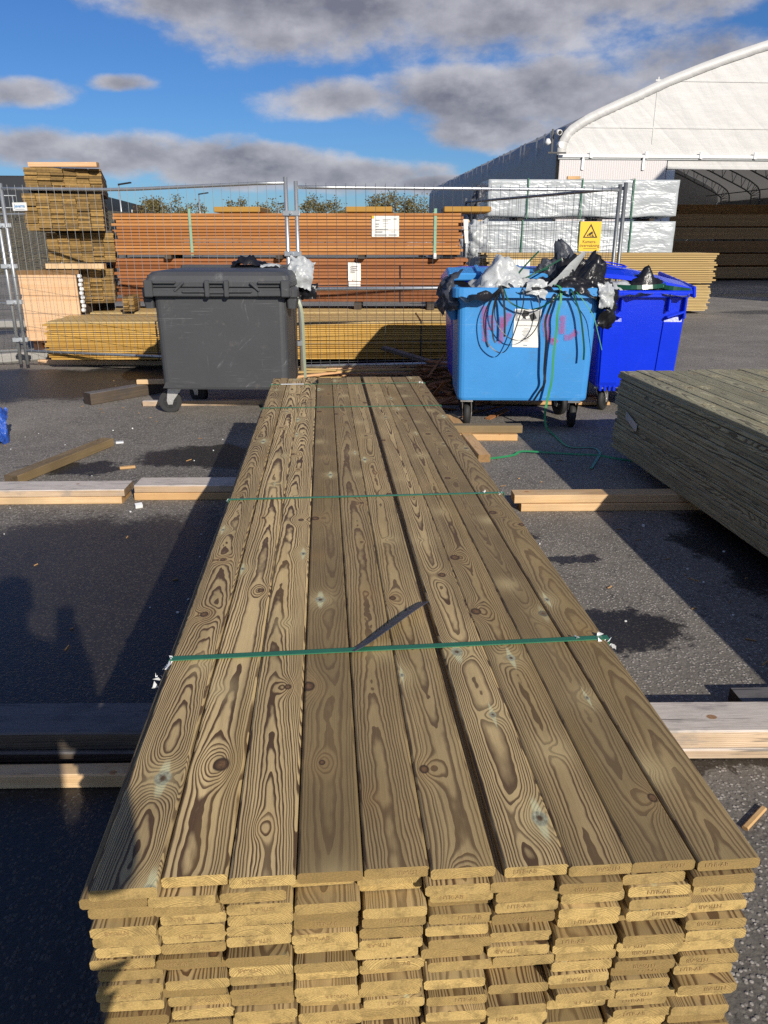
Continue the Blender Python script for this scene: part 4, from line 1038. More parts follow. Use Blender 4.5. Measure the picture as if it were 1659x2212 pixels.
mb = MB(); mb.ribbon([(-.80, 6.99, 1.14), (-.765, 6.97, 1.0), (-.72, 6.96, .86), (-.715, 6.97, .5), (-.71, 7.0, .02)], .024, (1, .2, 0), .0015)
tag(mb.build('strap_tail', M['strap_olive']), 'dull green strap hanging down beside the grey bin', 'strap')

# light blue bin
bb = empty('waste_bin', (1.13, 6.545, 0), R(-1.5)); tag(bb, 'light blue waste bin overflowing with plastic, red spray paint on its front', 'waste bin')
bin_body(bb, 1.04, .70, 1.09, .76, .235, 1.118, M['bin_blue'], rim=.045, rimh=.078)
for sx in (-1, 1):
    MB().loft([rrect(.05, .5, .02, .86, sx * .565, .02), rrect(.11, .55, .03, .98, sx * .60, .02), rrect(.12, .56, .03, 1.04, sx * .605, .02)]).build('side_lug', M['bin_blue'], bb)
mb = MB(); mb.box((-.02, .22, 1.20), (1.17, .42, .035), rot=(R(7), 0, 0), bev=.015); mb.box((-.02, .01, 1.18), (1.17, .03, .06), rot=(R(7), 0, 0), bev=.01)
for x in (-.35, 0, .35): mb.box((x, .20, 1.225), (.03, .40, .025), rot=(R(7), 0, 0))
mb.build('lid', M['bin_blue'], bb)
caster(bb, -.43, -.22, .235, steer=R(172)); caster(bb, .43, -.25, .235, steer=R(175), brkt='galv_dark'); caster(bb, -.40, .26, .235, steer=R(30)); caster(bb, .42, .22, .235, steer=R(20))
# paper notice
pz = .81; pp = empty('notice', (0, 0, 0)); bpy.data.objects.remove(pp)
notice = sheet(bb, .205, .295, (-.001, -.378, pz), (R(2.2), R(1.2), 0), 'notice', .001); 
pic = MB()
pic.box((0, -.003, .098), (.182, .001, .078)); pic.build('picture', M['ink_grey'], notice)
pic = MB(); pic.box((-.02, -.0045, .105), (.05, .001, .06), rot=(0, R(20), 0)); pic.box((.04, -.0045, .09), (.045, .001, .05), rot=(0, R(-30), 0)); pic.build('picture_dark', M['ink'], notice)
pic = MB(); pic.box((-.06, -.0046, .085), (.035, .001, .03), rot=(0, R(40), 0)); pic.box((.0, -.0056, .085), (.03, .001, .02), rot=(0, R(-20), 0)); pic.build('picture_light', M['paper'], notice)
link('heading', text_mesh('PLASTFÖRPACKNINGAR', .0135, M['ink_grey'], 'heading'), notice, (0, -.004, .022), (R(90), 0, 0))
pic = MB()
for k in range(10): pic.box((0, -.003, -.002 - k * .0105), (rnd.uniform(.028, .07), .001, .003))
pic.build('print', M['ink_grey'], notice)
link('footer', text_mesh('STENA', .011, M['ink_blue'], 'footer'), notice, (0, -.004, -.131), (R(90), 0, 0))
# red spray marks (world coordinates of the strokes, moved to the bin's frame)
strokes = [[(.792, .996), (.792, .892), (.805, .794), (.813, .695)], [(.84, .924), (.862, .827), (.85, .79)], [(.928, .916), (.933, .81), (.932, .679)], [(.936, .81), (.967, .875), (.997, .936)],
           [(1.287, .932), (1.273, .843), (1.297, .745), (1.346, .704), (1.373, .737)], [(1.404, .924), (1.404, .819), (1.408, .761)], [(1.419, .737), (1.477, .745), (1.535, .802)]]
for st in strokes:
    mb = MB(); pts = [Vector((x - 1.13, -.3585 - (z - .235) * .0352 - .0035, z)) for x, z in st]; P_ = []
    for i in range(len(pts) - 1):
        for q in range(5): P_.append(pts[i].lerp(pts[i + 1], q / 5))
    P_.append(pts[-1]); vs = []; ed = []
    for i, p in enumerate(P_):
        d = (P_[min(i + 1, len(P_) - 1)] - P_[max(0, i - 1)]).normalized(); sd = Vector((d.z, 0, -d.x))
        endf = 0.0 if i in (0, len(P_) - 1) else 1.0
        for k in range(5): vs.append(p + sd * (k - 2) * .020); ed.append((0, .75, 1, .75, 0)[k] * endf)
    fs = [[i * 5 + k, i * 5 + k + 1, (i + 1) * 5 + k + 1, (i + 1) * 5 + k] for i in range(len(P_) - 1) for k in range(4)]
    mb.add(vs, fs); o = mb.build('spray_mark', M['spray'], bb)
    at2 = o.data.attributes.new('edge', 'FLOAT', 'POINT'); at2.data.foreach_set('value', ed)
# overflowing plastic
def P6(*a): return a
PS = 'plastic sheets overflowing the light blue bin'
crumple('plastic_sheet', 'black crumpled plastic filling the light blue bin', 'plastic sheet', (1.12, 6.45, 1.07), (.56, .36), M['film_black'], 3.1, h=.10, n=30, freq=3.5)
crumple('plastic_sheet', 'big white plastic mound at the left of the light blue bin', 'plastic sheet', (.91, 6.32, 1.14), (.21, .15), M['film_white'], 5.4, (R(28), R(-8), 0), h=.17, n=18, freq=1.2, spike=(.3, .3, .06, .3))
crumple('plastic_sheet', 'crinkled white plastic below the big white mound', 'plastic sheet', (1.0, 6.24, 1.12), (.20, .08), M['film_white'], 8.8, (R(35), 0, R(8)), h=.07, n=16, freq=3)
crumple('plastic_sheet', 'white plastic flap drooping over the middle of the blue rim', 'plastic sheet', (1.17, 6.125, 1.115), (.08, .065), M['film_white'], 12.4, (R(60), R(10), 0), h=.04, n=12)
crumple('plastic_sheet', 'dark grey plastic sheet rising to a peak behind the blue bin', 'plastic sheet', (1.46, 6.60, 1.20), (.20, .15), M['film_grey'], 15.1, (R(30), R(-15), R(-20)), h=.17, n=22, spike=(.25, .5, .15, .12))
crumple('plastic_sheet', 'shiny black plastic bulging at the right of the light blue bin', 'plastic sheet', (1.58, 6.40, 1.14), (.21, .20), M['film_black'], 18.9, (R(30), R(12), 0), h=.18, n=24, spike=(.1, .5, .03, .15))
crumple('plastic_sheet', 'black plastic fold on the blue rim below the bulge', 'plastic sheet', (1.54, 6.17, 1.11), (.19, .09), M['film_black'], 27.7, (R(38), R(14), 0), h=.06, n=18)
o = MB(); o.loft([[(1.24, 6.19, 1.11), (1.30, 6.22, 1.10), (1.345, 6.26, 1.105)], [(1.34, 6.19, 1.20), (1.40, 6.20, 1.19), (1.455, 6.27, 1.18)], [(1.43, 6.20, 1.30), (1.475, 6.22, 1.29), (1.50, 6.28, 1.26)], [(1.53, 6.22, 1.385), (1.545, 6.23, 1.38), (1.555, 6.25, 1.36)]], False, False, closed=False, smooth=True)
tag(o.build('plastic_sheet', M['film_white']), 'pale plastic strip slanting up across the black plastic of the blue bin', 'plastic sheet')
crumple('plastic_sheet', 'bright white plastic corner hanging at the right rim of the light blue bin', 'plastic sheet', (1.70, 6.10, 1.06), (.06, .09), M['film_white'], 21.4, (R(80), 0, R(10)), h=.05, n=14)
crumple('plastic_sheet', 'black plastic draped down over the right corner of the light blue bin', 'plastic sheet', (1.735, 6.22, .98), (.11, .17), M['film_black'], 24.5, (R(84), 0, R(45)), h=.08, n=18)
crumple('plastic_sheet', 'torn dark plastic over the left corner of the light blue bin', 'plastic sheet', (.52, 6.35, 1.06), (.12, .16), M['film_grey'], 30.5, (R(70), R(-20), R(-55)), h=.08, n=16)
# straps hanging down the front
yr = 6.092
lines = [('bright', [(1.30, 6.25, 1.14), (1.345, 6.12, 1.125), (1.354, yr, 1.036), (1.334, yr - .01, .924), (1.338, yr, .81), (1.331, yr, .679), (1.329, yr, .537), (1.329, yr, .41), (1.309, yr, .281), (1.292, yr - .01, .15), (1.30, yr - .06, .05), (1.34, 5.98, .012), (1.374, 5.606, .006), (1.47, 5.56, .006), (1.56, 5.55, .006), (1.57, 5.42, .006), (1.52, 5.28, .006), (1.40, 5.0, .006)], .019, 'long green strap trailing from the light blue bin down to the asphalt'),
         ('dark', [(.90, 6.2, 1.13), (.914, yr + .005, 1.107), (.951, yr, 1.028), (1.028, yr, .98), (1.112, yr - .01, .96), (1.194, yr, .972), (1.257, yr, 1.004), (1.335, yr, 1.068), (1.37, 6.2, 1.13)], .013, 'dark green strap looping across the top of the light blue bin front'),
         ('black', [(.91, 6.2, 1.135), (.897, yr, 1.118), (.859, yr, 1.052), (.839, yr, .956), (.835, yr, .859), (.848, yr, .753), (.867, yr, .708)], .014, 'black strap hanging leftmost and ending on the blue bin front'),
         ('black', [(.905, 6.2, 1.135), (.903, yr - .004, 1.11), (.919, yr - .004, 1.012), (.932, yr, .892), (.937, yr, .753)], .016, 'straight black strap hanging left of the paper notice'),
         ('black', [(.89, 6.2, 1.13), (.885, yr, 1.11), (.819, yr, 1.036), (.774, yr, .924), (.775, yr, .81), (.809, yr, .704), (.887, yr, .637), (.946, yr, .642), (.992, yr, .728), (1.041, yr, .892), (1.068, yr, 1.004), (1.062, yr, 1.10), (1.06, 6.2, 1.13)], .009, 'big thin black strap loop over the left half of the blue bin'),
         ('black', [(.91, 6.2, 1.14), (.903, yr - .006, 1.11), (.86, yr - .006, 1.028), (.853, yr, .916), (.895, yr, .819), (.974, yr - .008, .745), (1.059, yr - .008, .728), (1.132, yr - .008, .761), (1.186, yr - .008, .843), (1.199, yr - .008, .956), (1.171, yr, 1.06), (1.12, 6.15, 1.13)], .008, 'thin black strap loop crossing the paper notice'),
         ('black', [(1.34, 6.2, 1.13), (1.30, yr, 1.05), (1.262, yr, .94), (1.247, yr, .859), (1.264, yr, .728), (1.268, yr + .02, .495), (1.279, yr + .02, .393), (1.238, yr + .02, .316), (1.2, yr + .03, .245)], .019, 'wide bent black strap right of the paper notice'),
         ('dark', [(1.41, 6.2, 1.13), (1.431, yr, 1.10), (1.471, yr, 1.02), (1.512, yr, .924), (1.538, yr, .81), (1.563, yr, .671), (1.567, yr, .575)], .015, 'dark strap hanging at the right of the blue bin front'),
         ('bright', [(1.44, 6.2, 1.13), (1.474, yr, 1.084), (1.537, yr - .01, 1.012), (1.613, yr - .01, .908), (1.658, yr - .02, .778), (1.699, yr - .02, .654)], .006, 'thin pale green strap curving past the right corner of the blue bin')]
for k, (mk, pts, w, lb) in enumerate(lines):
    mb = MB(); mb.ribbon(pts, w, (lambda u: (1, .25, 0)) if not lb.startswith('long') else (lambda u: (1, .25, 0) if u < .62 else (.5, .9, 0)), .0014)
    tag(mb.build('strap_tail', M['strap_' + mk]), lb, 'strap')
for k, pts in enumerate([[(.95, 6.28, 1.12), (1.15, 6.3, 1.20), (1.40, 6.4, 1.32)], [(1.02, 6.25, 1.10), (1.18, 6.3, 1.22), (1.30, 6.35, 1.25)], [(.98, 6.22, 1.13), (1.08, 6.3, 1.25), (1.22, 6.4, 1.38)]]):
    mb = MB(); mb.ribbon(pts, .012, (0, .4, 1), .0014)
    tag(mb.build('strap_tail', M['strap_dark']), ['lowest', 'middle', 'steepest'][k] + ' dark green strap springing up out of the light blue bin', 'strap')
mb = MB(); mb.ribbon([(.60, 5.10, .006), (.653, 5.22, .006), (.80, 5.27, .007), (.933, 5.343, .008), (1.00, 5.40, .02), (1.178, 5.397, .012), (1.38, 5.37, .006), (1.532, 5.343, .006), (1.64, 5.256, .006), (1.8, 5.15, .006)], .021, (0, 1, .35), .0014)
tag(mb.build('strap_tail', M['strap_bright']), 'green strap lying on the asphalt between the two decking stacks', 'strap')

# deep blue bins
def navy_bin(label, loc, rz, lid_open):
    r = empty('waste_bin', loc, rz); tag(r, label, 'waste bin', 'deep blue waste bins')
    wb, db, wt, dt, zb, zt = .66, 1.05, .74, 1.16, .225, 1.06
    bin_body(r, wb, db, wt, dt, zb, zt, M['bin_navy'], rim=.03, rimh=.03, rad=.04)
    mb = MB()
    y0 = -dt / 2 - .032
    for sx in (-1, 1):
        mb.box((sx * .335, y0 + .012, .93), (.02, .05, .20), bev=.006); mb.box((sx * .20, y0 + .012, .965), (.02, .05, .15), rot=(0, R(sx * 0), 0), bev=.006)
        mb.box((sx * .265, y0 + .012, .865), (.16, .05, .022), rot=(0, R(sx * -18), 0), bev=.006)
    mb.box((0, y0 + .012, 1.02), (.72, .05, .035), bev=.008); mb.build('grip_frame', M['bin_navy'], r)
    for sx in (-1, 1):
        cy = -(db + dt) / 4 - .012
        mb = MB(); 
        L = []
        for (z_, g) in ((.235, 0), (.27, .012), (.80, .012), (.84, 0)):
            yy = -(db / 2 + (dt - db) / 2 * (z_ - zb) / (zt - zb)) - g - .004; xc = sx * (.235 + .03 * (z_ - zb) / (zt - zb))
            L.append([(xc - .085, yy + .03, z_), (xc - .075, yy, z_), (xc + .075, yy, z_), (xc + .085, yy + .03, z_)])
        mb.loft(L, closed=True); mb.build('corner_pillar', M['bin_navy'], r)
        mb = MB()
        for k in range(4): mb.box((sx * .235 - .06 + k * .04, -db / 2 + .02, .215), (.022, .06, .05), bev=.004)
        mb.build('base_rib', M['bin_navy'], r)
    mb = MB()
    if lid_open:   # domed lid pushed back, standing askew over the rim
        n = 12; loops = []
        for k in range(n + 1):
            u = k / n; x = -.43 + .84 * u; z = 1.215 - .115 * u ** 1.6
            loops.append([(x, -.52 + .12 * (1 - u), z - .055), (x, -.50 + .12 * (1 - u), z - .02), (x, -.2, z + .045 - .03 * u), (x, .30, z + .07 - .04 * u), (x, .58, z + .04 - .04 * u), (x, .58, z), (x, .30, z + .03 - .04 * u), (x, -.2, z + .01 - .03 * u), (x, -.48 + .12 * (1 - u), z - .06)])
        mb.loft(loops, smooth=False)
        mb.box((.425, -.02, 1.085), (.03, 1.0, .10), rot=(R(5), R(-8), 0), bev=.01)
        ov = mb.build('lid', M['bin_navy'], r)
        MB().tube([(-.22 + .13 * math.cos(a * .3), -.20 + .12 * math.sin(a * .3), 1.262 - .018 * math.cos(a * .3) + .012 * math.sin(a * .3)) for a in range(22)], .006, 6).build('lid_emblem', M['bin_navy'], ov)
    else:
        mb.loft([rrect(.80, 1.22, .05, 1.062), rrect(.82, 1.24, .05, 1.12), rrect(.72, 1.14, .08, 1.20), rrect(.5, .9, .1, 1.225)]); mb.build('lid', M['bin_navy'], r)
    caster(r, -.235, -db / 2 + .12, .225, steer=R(150)); caster(r, .235, -db / 2 + .12, .225, steer=R(170)); caster(r, -.235, db / 2 - .12, .225); caster(r, .235, db / 2 - .12, .225)
    return r
nb1 = navy_bin('deep blue waste bin with its lid askew, right of the light blue bin', (2.245, 7.36, 0), R(-2), True)
nb2 = navy_bin('deep blue waste bin hidden behind the light blue bin, only its lid edge showing', (1.18, 7.60, 0), R(90), False)
crumple('plastic_sheet', 'black plastic peak sticking out of the deep blue bin', 'plastic sheet', (2.23, 6.95, 1.08), (.17, .16), M['film_black'], 41.0, (R(12), 0, 0), h=.08, n=20, spike=(.15, -.1, .12, .12))
crumple('plastic_sheet', 'white plastic in the left of the deep blue bin', 'plastic sheet', (2.02, 6.90, 1.075), (.14, .10), M['film_white'], 44.0, (R(15), 0, 0), h=.05, n=14)
crumple('plastic_sheet', 'flat black plastic filling the deep blue bin', 'plastic sheet', (2.24, 7.2, 1.03), (.33, .5), M['film_black'], 47.0, h=.06, n=18)
mb = MB(); mb.ribbon([(1.95, 6.86, 1.09), (2.10, 6.79, 1.085), (2.28, 6.785, 1.09), (2.40, 6.84, 1.10), (2.42, 6.95, 1.11), (2.3, 7.0, 1.10), (2.4, 6.83, 1.085), (2.52, 6.79, 1.07), (2.60, 6.77, 1.06)], .035, (0, .25, 1), .0014)
tag(mb.build('strap_tail', M['strap_dark']), 'coil of dark green strap on the rim of the deep blue bin', 'strap')

# boards under the blue bins
for k, (x, y, L, ang, mk) in enumerate([(1.0, 7.35, 2.2, 0, 'brown'), (1.0, 7.22, 2.0, 2, 'splinter'), (.9, 7.5, 2.4, -1, 'brown_dark'), (1.55, 7.15, 1.1, -2, 'timber_fresh')]):
    timber('loose_board', ['reddish board lying under the light blue bin', 'splintered brown board nearest under the light blue bin', 'dark brown board rearmost under the light blue bin', 'short orange board showing between the light blue bin wheels'][k], 'board', (x, y), L, .12, .03, ang, M[mk], z=.002 + .004 * k)

# scrap wood between the stack and the yellow pack
laths = [(-.55, 8.35, 2.0, 3, .02), (-.35, 8.5, 2.2, 7, .05), (-.2, 8.3, 2.1, -2, .05), (-.6, 8.6, 1.6, 14, .08), (-.1, 8.45, 1.9, 9, .11), (-.75, 8.2, .8, 35, .1), (-.3, 8.15, 1.7, 5, .02), (.1, 8.6, 1.5, 12, .13), (-.8, 8.4, .6, -15, .13)]
lname = ['lowest', 'long', 'straight', 'rear', 'slanting', 'short steep', 'front', 'upper', 'short left']
for k, (x, y, L, ang, z) in enumerate(laths):
    timber('wood_lath', lname[k] + ' pale lath in the scrap heap behind the long decking stack', 'lath', (x, y), L, .06, .022, ang, M['crate'] if k % 2 else M['pale'], z=z, ry=0)
mb = MB()
for k in range(170):
    x = rnd.gauss(.62, .22); y = rnd.gauss(8.0, .55); hgt = max(.01, .26 - .5 * abs(x - .55) - .12 * abs(y - 8.1)) * rnd.random()
    L = rnd.uniform(.10, .38); mb.box((x, y, hgt + .02), (L, rnd.uniform(.015, .05), rnd.uniform(.004, .014)), rot=(rnd.gauss(0, .25), rnd.gauss(0, .25), rnd.uniform(-1.2, 1.2)))
tag(mb.build('splinter_pile', M['splinter']), 'pile of splintered reddish brown wood left of the light blue bin', 'scrap wood', kind='stuff')
timber('loose_board', 'dark board leaning on the splinter pile behind the light blue bin', 'board', (.52, 8.55), 1.35, .1, .04, -38, M['timber_old'], ry=R(0), rx=R(-9), z=.17)

# ------------------------------------------------------------------ site fence
def fence(label, p0, p1, z0, z1, spikes=.04, mid=None, sag=0.0, dense=.1, hstep=.2, mk='galv', endpost=None, group='temporary mesh fence panels', tilt=0.0):
    d = Vector((p1[0] - p0[0], p1[1] - p0[1], 0)); L = d.length
    r = empty('mesh_fence', (p0[0], p0[1], 0), math.atan2(d.y, d.x), tilt); tag(r, label, 'fence panel', group)
    for x in (0, L): MB().tube([(x, 0, z0 - .10), (x, 0, z1 + .02)], .021, 10).build('post', M[(endpost or mk) if x else mk], r)
    def top(x):
        u = x / L; return z1 - .035 - sag * max(0, 1 - abs(u - .45) / .45)
    MB().tube([(L * k / 10, 0, top(L * k / 10)) for k in range(11)], .017, 8).build('rail', M[mk], r)
    MB().tube([(0, 0, z0 + .06), (L, 0, z0 + .06)], .017, 8).build('rail', M[mk], r)
    if mid: MB().tube([(0, -.0, mid), (L, 0, mid)], .019, 8).build('rail', M[mk], r)
    mb = MB(); n = int(L / dense)
    for k in range(1, n):
        x = L * k / n; mb.tube([(x, -.018, z0 + .04), (x + .004 * math.sin(k), -.02, (z0 + z1) / 2), (x, -.018, top(x) + spikes)], .0021, 4, False)
    k = 0; z = z0 + .1
    while z < z1 - .25:
        mb.tube([(0, -.02, z), (L / 2, -.022, z + .004), (L, -.02, z)], .0021, 4, False); z += hstep * (1 if z < .9 else 1.35); k += 1
    o = mb.build('wire_mesh', M['galv_dark'], r); o['kind'] = 'stuff'
    return r
fence('left mesh fence panel with a dipped top rail, in front of the brown packs', (-4.27, 9.28), (-.99, 8.38), .16, 2.04, sag=.035)
fence('middle mesh fence panel between the grey bin and the camera sign', (-.885, 8.36), (2.50, 8.82), .12, 2.0, mid=.98, endpost='galv_dark')
fence('mesh fence panel running back from the camera sign post', (2.57, 8.86), (1.19, 12.05), .08, 2.02, mk='galv_dark', hstep=.22)
fence('mesh fence panel leaving the frame at the left edge', (-7.6, 8.3), (-4.36, 9.30), .16, 1.92)
fence('distant mesh fence panel seen through the left fence', (-9.4, 17.6), (-6.9, 17.3), .1, 2.02)
def clamp(label, x, y, z, ang):
    r = empty('fence_clamp', (x, y, z), ang); tag(r, label, 'fence clamp', 'clamps joining the fence posts')
    MB().box((0, -.026, 0), (.17, .012, .05), bev=.004).box((0, .026, 0), (.17, .012, .05), bev=.004).build('plate', M['galv'], r)
    MB().tube([(0, -.05, 0), (0, .05, 0)], .012, 8).build('bolt', M['galv'], r)
clamp('upper clamp joining the middle fence posts', -.94, 8.37, 1.72, R(-5)); clamp('middle clamp joining the middle fence posts', -.94, 8.37, 1.33, R(-5)); clamp('lowest clamp joining the middle fence posts', -.94, 8.37, .42, R(-5))
for k, z in enumerate((1.62, 1.18, .78, .35)): clamp(['topmost', 'second', 'third', 'lowest'][k] + ' clamp joining the left end fence posts', -4.315, 9.29, z, R(10))
for (x, y, lb) in ((-.94, 8.4, 'concrete foot under the middle fence posts'), (2.53, 8.84, 'concrete foot under the fence post with the camera sign'), (-4.31, 9.3, 'concrete foot under the left fence posts')):
    pass
# signs on the fence
sg = empty('camera_sign', (2.205, 8.74, 1.50), R(8)); tag(sg, 'yellow camera surveillance sign hung on the mesh fence', 'sign')
MB().box((0, 0, 0), (.235, .003, .30)).build('plate', M['sign_yellow'], sg)
mb = MB()
def tri(s, zc): return [(-s, zc - s * .58), (s, zc - s * .58), (0, zc + s * 1.15)]
o_, i_ = tri(.082, .035), tri(.062, .0335)
vs = [(x, -.0035, z) for x, z in o_] + [(x, -.0035, z) for x, z in i_]
mb.add(vs, [[0, 1, 4, 3], [1, 2, 5, 4], [2, 0, 3, 5]])
mb.box((.004, -.004, .03), (.05, .001, .024), rot=(0, R(-32), 0)); mb.box((-.028, -.004, .012), (.012, .001, .016), rot=(0, R(-32), 0)); mb.box((.028, -.004, .012), (.008, .001, .022), rot=(0, R(-15), 0)); mb.box((.014, -.004, .006), (.036, .001, .006)); mb.box((.034, -.0041, .0), (.01, .001, .018))
mb.build('warning_symbol', M['ink'], sg)
link('lettering', text_mesh('Kamera-', .046, M['ink'], 'lettering'), sg, (-.002, -.003, -.053), (R(90), 0, 0))
link('lettering', text_mesh('övervakning', .046, M['ink'], 'lettering'), sg, (0, -.003, -.092), (R(90), 0, 0))
MB().box((.01, -.003, -.122), (.15, .001, .004)).build('small_print', M['ink'], sg)
mb = MB(); mb.tube([(-.10, .01, .155), (-.10, .02, .13)], .003, 4); mb.tube([(.10, .01, .155), (.10, .02, .13)], .003, 4); mb.build('tie', M['ink'], sg)
fs_ = empty('fence_sign', (-4.045, 9.18, 1.815), R(-15)); tag(fs_, 'small white name plate with blue lettering on the left fence', 'sign')
MB().box((0, 0, 0), (.185, .003, .085)).build('plate', M['white_paint'], fs_)
link('lettering', text_mesh('Jeverna', .046, M['ink_blue'], 'lettering', bold=.0008), fs_, (0, -.003, .005), (R(90), 0, 0))
MB().box((0, -.003, -.028), (.12, .001, .005)).build('small_print', M['ink_grey'], fs_)

# little bag at the left edge
crumple('plastic_bag', 'blue and white plastic bag cut by the left frame edge', 'plastic bag', (-2.98, 5.75, .12), (.10, .16), M['bag_blue'], 60.0, (R(50), 0, R(20)), h=.16, n=18)
# scattered white flakes
mb = MB()
for k in range(55):
    x, y = (rnd.uniform(-3, -.7), rnd.uniform(1.8, 6.5)) if k < 40 else (rnd.uniform(.5, 2.2), rnd.uniform(2, 4.4))
    s_ = rnd.uniform(.002, .006) * (1.8 if rnd.random() < .08 else 1)
    mb.box((x, y, s_ * .5), (s_ * 2, s_ * 1.3, s_), rot=(0, 0, rnd.uniform(0, 3)))
mb.box((-2.02, 5.72, .006), (.055, .04, .01), rot=(0, 0, .3)); mb.box((-1.42, 4.21, .012), (.04, .025, .024), rot=(.3, 0, .5))
tag(mb.build('litter_flakes', M['white_scrap']), 'white foam flakes scattered on the asphalt', 'litter', kind='stuff')

mb = MB()
for k in range(90):
    x, y = (rnd.uniform(-3.2, -.8), rnd.uniform(2.2, 8.5)) if k < 45 else ((rnd.uniform(.55, 2.3), rnd.uniform(2.1, 4.6)) if k < 75 else (rnd.uniform(.5, 1.3), rnd.uniform(4.6, 6.0)))
    mb.box((x, y, .003), (rnd.uniform(.01, .05), rnd.uniform(.002, .006), .004), rot=(0, rnd.uniform(-.06, .06), rnd.uniform(0, 3.1)))
tag(mb.build('wood_splinters', M['timber_fresh']), 'tiny wood splinters strewn over the asphalt', 'litter', kind='stuff')

# ------------------------------------------------------------------ stacks inside the hall
hp = [(12.6, 31.5, 4.6, 5), (17.2, 31.9, 3.8, 6), (14.8, 34.5, 5.5, 6), (19.5, 29.9, 3.6, 5), (22, 33, 5, 6)]
hl = ['front left', 'front right', 'rear', 'doorside', 'far right']
for q, (x, y, L, n) in enumerate(hp):
    for k in range(n):
        layer_pack('timber_pack', f'{["lowest", "second", "third", "fourth", "fifth", "sixth", "seventh", "eighth"][k]} pack of the {hl[q]} timber pile inside the tent hall', 'timber pack',
                   (x + rnd.uniform(-.12, .12), y + rnd.uniform(-.05, .05), .1 + k * (.47)), YAW, L + rnd.uniform(-.2, .3), 1.1, .40, 9, M['indoor'], .14, 'timber packs inside the tent hall')

# ------------------------------------------------------------------ far buildings, lamps, trees
bd = empty('warehouse', (-31.0, 70, 0), 0); tag(bd, 'long dark warehouse far behind the fence at the left', 'building')
d = Vector((-4.9, 50, 0)); n_ = Vector((-50, -4.9, 0)).normalized() * 30
q = [Vector((2.0, -2, 0)), Vector((-4.9, 50, 0))]
mb = MB(); base_ = [q[0], q[1], q[1] + n_, q[0] + n_]
mb.loft([[tuple(p) for p in base_], [(p.x, p.y, 6.3) for p in base_]]); mb.build('wall', M['facade'], bd)
mb = MB(); mb.loft([[(p.x * 1.0, p.y, 6.3) for p in base_], [(p.x, p.y, 6.42) for p in base_]]); mb.build('roof_edge', M['black_metal'], bd)
MB().box((-4.6, 48.5, 3.3), (.3, 8, 6.0)).build('end_panel', M['facade_wood'], bd)
link('lettering', text_mesh('Ahlsell', 2.2, M['white_paint'], 'lettering'), bd, (-3.55, 43.5, 4.6), (R(90), 0, R(65)))
for k in range(3): MB().box((1.4 - k * .6, 4 + k * 6, 5.2), (.3, .6, .25)).build('wall_lamp', M['white_paint'], bd)
mb = MB()
for k in range(8): mb.tube([(-26 + k * .9, 44, 2.6), (-26 + k * .9, 44, 3.7)], .03, 5)
for z in (3.1, 3.7): mb.tube([(-26, 44, z), (-19.5, 44, z)], .035, 5)
tag(mb.build('railing', M['galv']), 'metal railing on the bank beyond the left fence', 'railing')

def lamp(label, x, y, h):
    r = empty('street_lamp', (x, y, 0)); tag(r, label, 'street lamp', 'street lamps beyond the yard')
    MB().tube([(0, 0, 0), (0, 0, h)], [.09, .05], 8).build('pole', M['galv'], r)
    MB().box((.45, 0, h + .02), (.95, .28, .10), rot=(0, R(-8), 0), bev=.03).build('lamp_head', M['black_metal'], r)
lamp('tallest street lamp above the warehouse at the left', -19.1, 60, 5.3); lamp('street lamp just right of the warehouse lettering', -17.4, 78, 5.6)
lamp('smaller street lamp above the first brown pack end', -12.3, 96, 5.5); lamp('tiny street lamp left of the middle fence posts', -12.0, 120, 5.2); lamp('tiny street lamp right of the middle fence posts', -7.8, 130, 5.0)

def tree(label, x, y, h, w, seed, dense=1.0):
    r = empty('tree', (x, y, 0)); tag(r, label, 'tree', 'autumn trees on the horizon')
    rr = random.Random(seed); mb = MB()
    mb.tube([(0, 0, 0), (.1, 0, h * .3), (rr.uniform(-.2, .2), 0, h * .62), (rr.uniform(-.3, .3), 0, h * .93)], [.16, .12, .07, .02], 7)
    cl_ = []
    for k in range(8):
        z = h * rr.uniform(.35, .85); a = rr.uniform(0, 6.3); L = w * rr.uniform(.25, .5)
        e = (math.cos(a) * L, math.sin(a) * L, z + L * .6); mb.tube([(0, 0, z - .2), e], [.05, .015], 5); cl_.append(e)
    mb.build('trunk', M['bark'], r)
    lf = MB(); N = int(1500 * dense)
    for k in range(9): cl_.append((rr.gauss(0, w * .2), rr.gauss(0, w * .2), h * rr.uniform(.42, .95)))
    for k in range(N):
        c = rr.choice(cl_); s_ = rr.uniform(.06, .17)
        p = Vector((c[0] + rr.gauss(0, w * .10), c[1] + rr.gauss(0, w * .10), c[2] + rr.gauss(0, h * .055)))
        a = Vector((rr.gauss(0, 1), rr.gauss(0, 1), rr.gauss(0, 1))).normalized() * s_; b_ = a.cross(Vector((rr.gauss(0, 1), rr.gauss(0, 1), rr.gauss(0, 1)))).normalized() * s_ * .7
        lf.add([p - a, p - b_, p + a, p + b_], [[0, 1, 2, 3]])
    lf.build('crown', M['leaf'], r)
TR = [(318, 452, 3.0), (338, 446, 3.2), (360, 440, 3.4), (388, 452, 2.0), (412, 446, 2.4), (498, 447, 2.6), (512, 443, 2.6), (540, 452, 3.2), (562, 447, 3.4), (590, 452, 2.4), (668, 444, 2.4), (700, 441, 3.4), (724, 446, 3.2), (760, 458, 3), (812, 446, 3.4), (832, 440, 3.6), (856, 438, 4.2), (880, 438, 4.2), (900, 446, 3.4)]
